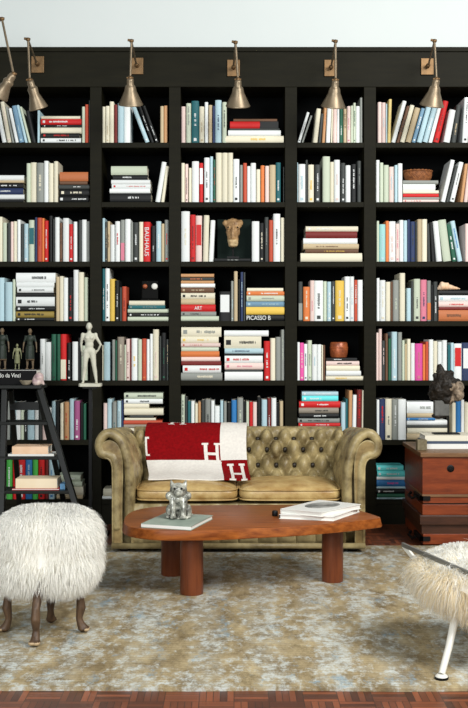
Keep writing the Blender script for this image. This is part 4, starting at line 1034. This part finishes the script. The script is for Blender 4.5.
figure(mb, fb, Hs, [((-.135, .035, .64), (-.135, .06, .52), (-.125, .065, .47)), ((.178, .045, .63), (.125, .075, .53), (.095, .08, .51))], .055, lean=-.012)
mb.ell(fb + Vector((-.04 * Hs, -.048 * Hs, .745 * Hs)), (.034 * Hs, .024 * Hs, .028 * Hs)); mb.ell(fb + Vector((.034 * Hs, -.048 * Hs, .745 * Hs)), (.034 * Hs, .024 * Hs, .028 * Hs))
blob('body', mb, M_STAT, .0042, st, None, 3)
ped = thing('pedestal', (b.x, SD, 0), 'slim black pedestal post under the white standing figure', 'pedestal')
mb = MB(); mb.box(b.x - .045, b.x + .045, SD - .045, SD + .045, b.z - .012, b.z - .0004); build('top_plate', mb, M_BLACK, ped, bevel=.002)
mb = MB(); mb.box(b.x - .011, b.x + .011, SD - .011, SD + .011, .02, b.z - .012); build('post', mb, M_BLACK, ped, bevel=.002)
mb = MB(); mb.box(b.x - .11, b.x + .11, SD - .11, SD + .11, .0006, .02); build('foot_plate', mb, M_BLACK, ped, bevel=.002)

# ------------------------------------------------------------------ library steps on the left
M_LAD = mat('black_ladder_paint', rgb(22, 24, 21), 0.45, 0, .25, 0, 6, .3, rgb(14, 16, 14))
lad = thing('step_ladder', (-1.2, 6.4, 0), 'black wooden library step ladder left of the sofa holding figures and books', 'ladder')
PLZ = W(0, 385, 6.42).z
A0, A1 = W(5, 388, 6.44), W(1, 548, 6.2); B0, B1 = W(40, 388, 6.44), W(88, 548, 6.2)
for p, q in ((A0, A1), (B0, B1)):
    q = Vector((q.x, q.y, RUG_Z + .010)); mb = MB(); mb.bar(p, q, .034, .05, up=(0, 1, 0)); build('front_stile', mb, M_LAD, lad, bevel=.003)
for p, q in ((W(11, 390, 6.575), Vector((-1.40, 6.90, .001))), (W(38, 390, 6.575), Vector((-1.08, 6.90, .001)))):
    mb = MB(); mb.bar(p, q, .03, .03, up=(0, 1, 0)); build('rear_leg', mb, M_LAD, lad, bevel=.003)
mb = MB(); mb.box(W(-4, 0, 6.40).x, W(47.5, 0, 6.60).x, 6.39, 6.60, PLZ - .022, PLZ); build('top_platform', mb, M_LAD, lad, bevel=.003)
mb = MB(); mb.box(W(10, 0, 6.6).x, W(39, 0, 6.6).x, 6.59, 6.61, W(0, 410, 6.6).z, W(0, 402, 6.6).z); build('cross_brace', mb, M_LAD, lad)
TRD = []
for py, d, xr in ((421.5, 6.385, 52), (456, 6.335, 63), (490, 6.285, 74)):
    z = W(0, py, d).z; xa = W(-2, 0, d).x; xb = W(xr - 4, 0, d).x
    mb = MB(); mb.box(xa, xb, d - .03, d + .15, z - .020, z); build('tread', mb, M_LAD, lad, bevel=.003); TRD.append((z, d))
z = 0.13; d = 6.235; mb = MB(); mb.box(W(0, 0, d).x, W(80, 0, d).x, d - .03, d + .17, z - .022, z); build('tread', mb, M_LAD, lad, bevel=.003)
def lad_book(pxl, pxr, t, tr, off, mc, msp, label, dep=.15, zz=None):
    z, d = tr; d = d + off; z = (zz if zz is not None else z) + .0004
    a, b_ = W(pxl, 0, d).x, W(pxr, 0, d).x
    flat_book('book', [(a, d), (b_, d), (b_, d + dep), (a, d + dep)], z, t, mc, label, 'books on the step ladder treads', 0, msp); return z + t
M_SALM = mat('salmon_cover', rgb(222, 180, 142), 0.6, 0, .2, 0, 10, .3, rgb(236, 206, 176)); M_CRM2 = mat('warm_cream_cover', rgb(232, 210, 174), 0.6, 0, .2, 0, 8, .3, rgb(238, 222, 194))
M_REDC = mat('red_cover', rgb(176, 34, 36), .5); M_BLUC = mat('blue_cover', rgb(96, 150, 190), .5)
zt_ = lad_book(8, 54, .012, TRD[1], -.012, M_WHITEC, M_WHITEC, 'thin white book under the salmon book on the upper ladder tread')
lad_book(12, 48, .045, TRD[1], -.008, M_SALM, M_SALM, 'salmon-coloured book lying on the white one on the upper ladder tread', .15, zt_)
zt_ = lad_book(12, 59, .010, TRD[2], -.014, M_REDC, M_WHITEC, 'thin white-edged book under the cream book on the lower ladder tread')
lad_book(15.5, 57, .058, TRD[2], -.01, M_CRM2, M_CRM2, 'thick warm cream book lying on the lower ladder tread', .15, zt_)
z, d = TRD[2]; mb = MB(); a = W(60, 0, d).x
lad_book(60, 65, .034, TRD[2], .02, M_BLUC, M_BLUC, 'small blue book at the right end of the lower ladder tread', .10)
# black book with figures on the platform
M_BKB = mat('black_gloss_cover', rgb(12, 12, 13), .6, 0, .12); M_SILV = mat('silver_edge', rgb(150, 150, 146), .4, .3)
bzt = W(0, 369.5, 6.45).z
xa, xb = W(-10, 0, 6.43).x, W(36.5, 0, 6.43).x
lb = flat_book('art_book', [(xa, 6.43), (xb, 6.43), (xb, 6.59), (xa, 6.59)], PLZ + .0004, bzt - PLZ, M_BKB, 'large black book with white spine lettering lying on top of the ladder', None, 0, M_BKB)
mb = MB(); mb.box(xa, xb, 6.4285, 6.43, bzt - .006, bzt - .002); build('spine_line', mb, M_SILV, lb)
lettering('Leonardo da Vinci', M_WHITEC, lb, 'spine_title', (W(3, 0, 6.43).x, 6.4285, W(0, 375.3, 6.43).z), .215, .026, FACE)
M_GRW = mat('dark_green_wood', rgb(22, 30, 25), .5, 0, .3, 0, 20, .3, rgb(44, 54, 44)); M_SKN = mat('pale_carved_wood', rgb(84, 68, 50), .5, 0, .3, 0, 20, .3, rgb(112, 96, 74)); M_GRN2 = mat('pale_olive_wood', rgb(104, 108, 76), .5, 0, .3, 0, 20, .3, rgb(136, 136, 104))
def statuette(px, pyt, label, m_cl, m_sk, robe, d=6.52, arms=None):
    zb2 = bzt + .0005; x = W(px, 0, d).x; H = W(0, pyt, d).z - zb2
    mb = MB(); bb = Vector((x, d, zb2)); figure(mb, bb, H, arms or [((-.15, .0, .63), (-.165, -.02, .48), (-.165, -.03, .43)), ((.15, .0, .63), (.165, -.02, .48), (.165, -.03, .43))], .02, robe)
    mb.box(x - .10 * H, x + .10 * H, d - .09 * H, d + .06 * H, zb2, zb2 + .012 * H)
    def mf(c):
        h = (c.z - zb2) / H; dx = abs(c.x - x) / H
        if h > .83 or h < .24 or (dx > .125 and h < .66): return 1
        return 0
    tag(blob('carved_figure', mb, [m_cl, m_sk], H * .014, None, (x, d, zb2), 2, mf), label, 'figurine', 'carved figures on the black book')
statuette(30, 328, 'dark green carved adult figure standing right of the child figure on the ladder', M_GRW, M_SKN, True)
statuette(17.2, 343.5, 'small pale carved child figure standing between two adult figures', M_GRN2, M_GRN2, True)
statuette(2.2, 327.5, 'dark carved adult figure in a coat at the left edge on the ladder', M_GRW, M_SKN, True)
# shell and small stone bowl at the platform's right end
M_SHELL = mat('lilac_shell', rgb(160, 130, 140), .4, 0, .4, 0, 24, .4, rgb(222, 204, 190)); M_STONE = mat('grey_stone', rgb(104, 96, 80), .6, 0, .3, 0, 24, .4, rgb(160, 150, 130))
mb = MB(); d = 6.415
for i in range(26):
    a = i * .42; r = .030 * (1 - i / 30); mb.ell(Vector((W(36.5, 0, d).x + .6 * r * cos(a) + i * .0012, d - .002 + r * .4 * sin(a), PLZ + .030 + r * .75 * sin(a + .8))), (.8 * r + .004,) * 3, 10, 8)
mb.limb([W(40, 376, d), W(43.5, 384, d)], [.016, .007])
mb.ell((W(38, 0, d).x, d, PLZ + .012), (.03, .02, .0115))
tag(blob('seashell', mb, M_SHELL, .004, None, (W(38, 0, d).x, d, PLZ), 2), 'lilac and cream seashell at the right end of the ladder top', 'shell')
mb = MB(); d = 6.41; mb.lathe([(0, .0005), (.020, .0005), (.026, .006), (.037, .022), (.040, .030), (.036, .030), (.026, .012), (0, .010)], (W(26, 0, d).x, d, PLZ), seg=28)
tag(build('stone_bowl', mb, M_STONE, smooth=60), 'small shallow grey stone bowl in front of the black book on the ladder', 'bowl')

# ------------------------------------------------------------------ curios on the shelves
M_COP = mat('copper', rgb(196, 108, 62), .36, .2, .5, 0, 22, .4, rgb(120, 62, 38))
def top_of(col, row, si=0): return STACKTOP[(col, row, si)][0] + .0004
zt_ = top_of(3, 4); d = DF + .10; x = W(338.8, 0, d).x; r = .061; h = .104
mb = MB(); mb.lathe([(0, 0), (r * .84, 0), (r * .90, .004), (r * .98, h * .3), (r, h * .55), (r * .96, h * .9), (r * .9, h * .97), (r * .86, h), (r * .80, h), (r * .84, h * .9), (r * .9, h * .5), (r * .8, .008), (0, .006)], (x, d, zt_), seg=36)
pot = thing('copper_pot', (x, d, zt_), 'round hammered copper pot standing on the pink and cream books', 'pot')
build('bowl', mb, M_COP, pot, smooth=50)
mb = MB(); mb.lathe([(r * .97, 0), (r * 1.03, .003), (r * 1.03, .008), (r * .97, .011)], (x, d, zt_ + h * .58), seg=36); build('band', mb, M_COP, pot, smooth=50)
# wicker basket
M_WICK = mat('wicker', rgb(156, 98, 54), .6, 0, .3, 0, 60, .4, rgb(96, 56, 32), .5, 120)
zt_ = top_of(4, 1); d = DF + .11; x = W(417.8, 0, d).x; bk2 = thing('wicker_basket', (x, d, zt_), 'shallow brown wicker basket on the lying books, second shelf far right', 'basket')
mb = MB()
def bask(u, v):
    a = 2 * pi * u; r = .075 + .020 * sin(pi * min(1, v * 1.1) * .6); w = .0022 * sin(a * 36) * (1 if int(v * 9) % 2 else -1)
    return (x + (r + w) * cos(a), d + (r + w) * .8 * sin(a), zt_ + .072 * v)
mb.grid(bask, 216, 18); mb.lathe([(0, 0), (.074, 0), (.074, .003), (0, .003)], (x, d, zt_), seg=40); o = build('woven_side', mb, M_WICK, bk2, smooth=60)
sm = o.modifiers.new('thickness', 'SOLIDIFY'); sm.thickness = .004
mb = MB(); ring = [(x + (.094 + .002 * cos(a * 22)) * cos(a), d + (.094 + .002 * cos(a * 22)) * .8 * sin(a), zt_ + .072 + .002 * sin(a * 22)) for a in [2 * pi * i / 120 for i in range(120)]]
mb.tube(ring, .006, 8, closed=True); build('rim', mb, M_WICK, bk2, smooth=60)
mb = MB(); ring = [(x + .079 * cos(a), d + .079 * .8 * sin(a), zt_ + .007) for a in [2 * pi * i / 80 for i in range(80)]]
mb.tube(ring, .005, 8, closed=True); build('foot_ring', mb, M_WICK, bk2, smooth=60)
# conch shell
M_CON = mat('cream_conch', rgb(238, 226, 206), .5, 0, .3, 0, 9, .2, rgb(232, 170, 110))
zt_ = top_of(4, 3); d = DF + .07; mb = MB(); xa = W(442, 0, d).x
for i in range(16):
    t = i / 15; rr = .030 * (1 - .82 * t) ; mb.ell((xa + .115 * t, d + .006 * sin(i * 1.4), zt_ + .002 + rr + .006 * t), (.020 * (1 - .5 * t), rr, rr), 14, 10)
for i in range(4): mb.limb([(xa + .012 * i, d - .01, zt_ + .045), (xa + .012 * i - .006, d - .014, zt_ + .060 - .006 * i)], [.010, .003])
mb.limb([(xa - .01, d, zt_ + .022), (xa - .028, d, zt_ + .014)], [.020, .010])
sh_ = blob('conch_shell', mb, M_CON, .004, None, (xa, d, zt_), 2); tag(sh_, 'cream and orange conch shell lying on the books, fourth shelf far right', 'shell')
mv = min(v.co.z for v in sh_.data.vertices); sh_.location.z -= mv - .0003
# carved head between books, on a black stand in front of a big dark book
M_MASK = mat('ochre_carved_wood', rgb(92, 62, 38), .5, 0, .3, 0, 26, .4, rgb(190, 154, 108), .5, 50); M_MASKP = mat('pale_muzzle', rgb(206, 184, 140), .6, 0, .3, 0, 20, .4, rgb(160, 130, 92))
zs = top_of(2, 2)
mb = MB(); x0, x1 = W(217.5, 0, 7.14).x, W(251, 0, 7.14).x
M_DKG = mat('dark_green_cover', rgb(16, 28, 24), .7, 0, .1)
bo = thing('large_book', ((x0 + x1) / 2, 7.15, zs), 'large dark green book standing face out behind the carved head', 'book')
mb = MB(); zt_ = W(0, 219.5, 7.14).z; mb.box(x0, x1, 7.135, 7.138, zs + .0004, zt_); mb.box(x0, x1, 7.167, 7.170, zs + .0004, zt_); mb.box(x0, x0 + .003, 7.138, 7.167, zs + .0004, zt_); build('cover', mb, M_DKG, bo)
mb = MB(); mb.box(x0 + .003, x1 - .004, 7.138, 7.167, zs + .004, zt_ - .004); build('pages', mb, M_PAGES, bo)
hz = top_of(2, 2); d = 7.05; x = W(233, 0, d).x
hd = thing('animal_carving', (x, d, hz), 'ochre carved animal head with pale muzzle on a black stand, third shelf', 'sculpture')
zq = lambda py: W(0, py, d).z
mb = MB(); mb.box(x - .04, x + .04, d - .03, d + .03, hz, hz + .012); mb.tube([(x, d + .01, hz + .01), (x, d + .015, zq(236))], .007, 10); build('stand', mb, M_BLACKM, hd)
mb = MB()
mb.ell((x, d, zq(225)), (.058, .046, .044)); mb.ell((x, d - .004, zq(232)), (.047, .042, .05)); mb.ell((x, d - .01, zq(239)), (.038, .038, .045)); mb.ell((x, d - .014, zq(243)), (.034, .036, .03), e=.7)
for s_ in (-1, 1):
    mb.ell((x + s_ * .050, d - .008, zq(223.2)), (.019, .022, .02)); mb.ell((x + s_ * .032, d - .036, zq(228)), (.013, .012, .012)); mb.ell((x + s_ * .016, d - .045, zq(243)), (.010, .010, .010))
mb.limb([(x, d - .04, zq(224)), (x, d - .044, zq(238))], [.012, .014])
blob('head', mb, [M_MASK, M_MASKP], .0042, hd, None, 2, lambda c: 1 if c.z < zq(240.3) else 0, lambda co, n: n * .004 * noise.noise(co * 60))
for s_ in (-1, 1):
    mb = MB(); mb.ell((x + s_ * .032, d - .046, zq(228)), (.006, .005, .006), 10, 6); build('eye', mb, M_BLACK, hd, smooth=180)
# dark ornament with two round discs, on the stack of the fourth shelf
zt_ = top_of(1, 3); d = 7.08; M_DKW = mat('dark_ornament_wood', rgb(14, 14, 13), .7, 0, .1); M_DISC = mat('pale_disc', rgb(222, 222, 214), .35)
xa = W(150, 0, d).x; orn = thing('round_disc_ornament', (xa, d, zt_), 'small dark ornament with a pale round disc, narrow left bay', 'ornament')
mb = MB(); mb.box(xa - .062, xa + .062, d - .02, d + .03, zt_, zt_ + .014); mb.box(xa - .055, xa + .055, d - .01, d + .026, zt_ + .014, W(0, 281, d).z); build('block', mb, M_DKW, orn, bevel=.005)
for px, m_, r in ((154.7, M_DISC, .021), (145.3, M_COP, .016)):
    mb = MB(); mb.lathe([(0, 0), (r, 0), (r, .010), (r * .85, .015), (r * .5, .017), (0, .018)], (W(px, 0, d).x, d - .01, W(0, 286.5, d).z), (0, -1, 0), 28); build('disc', mb, m_, orn, smooth=50)
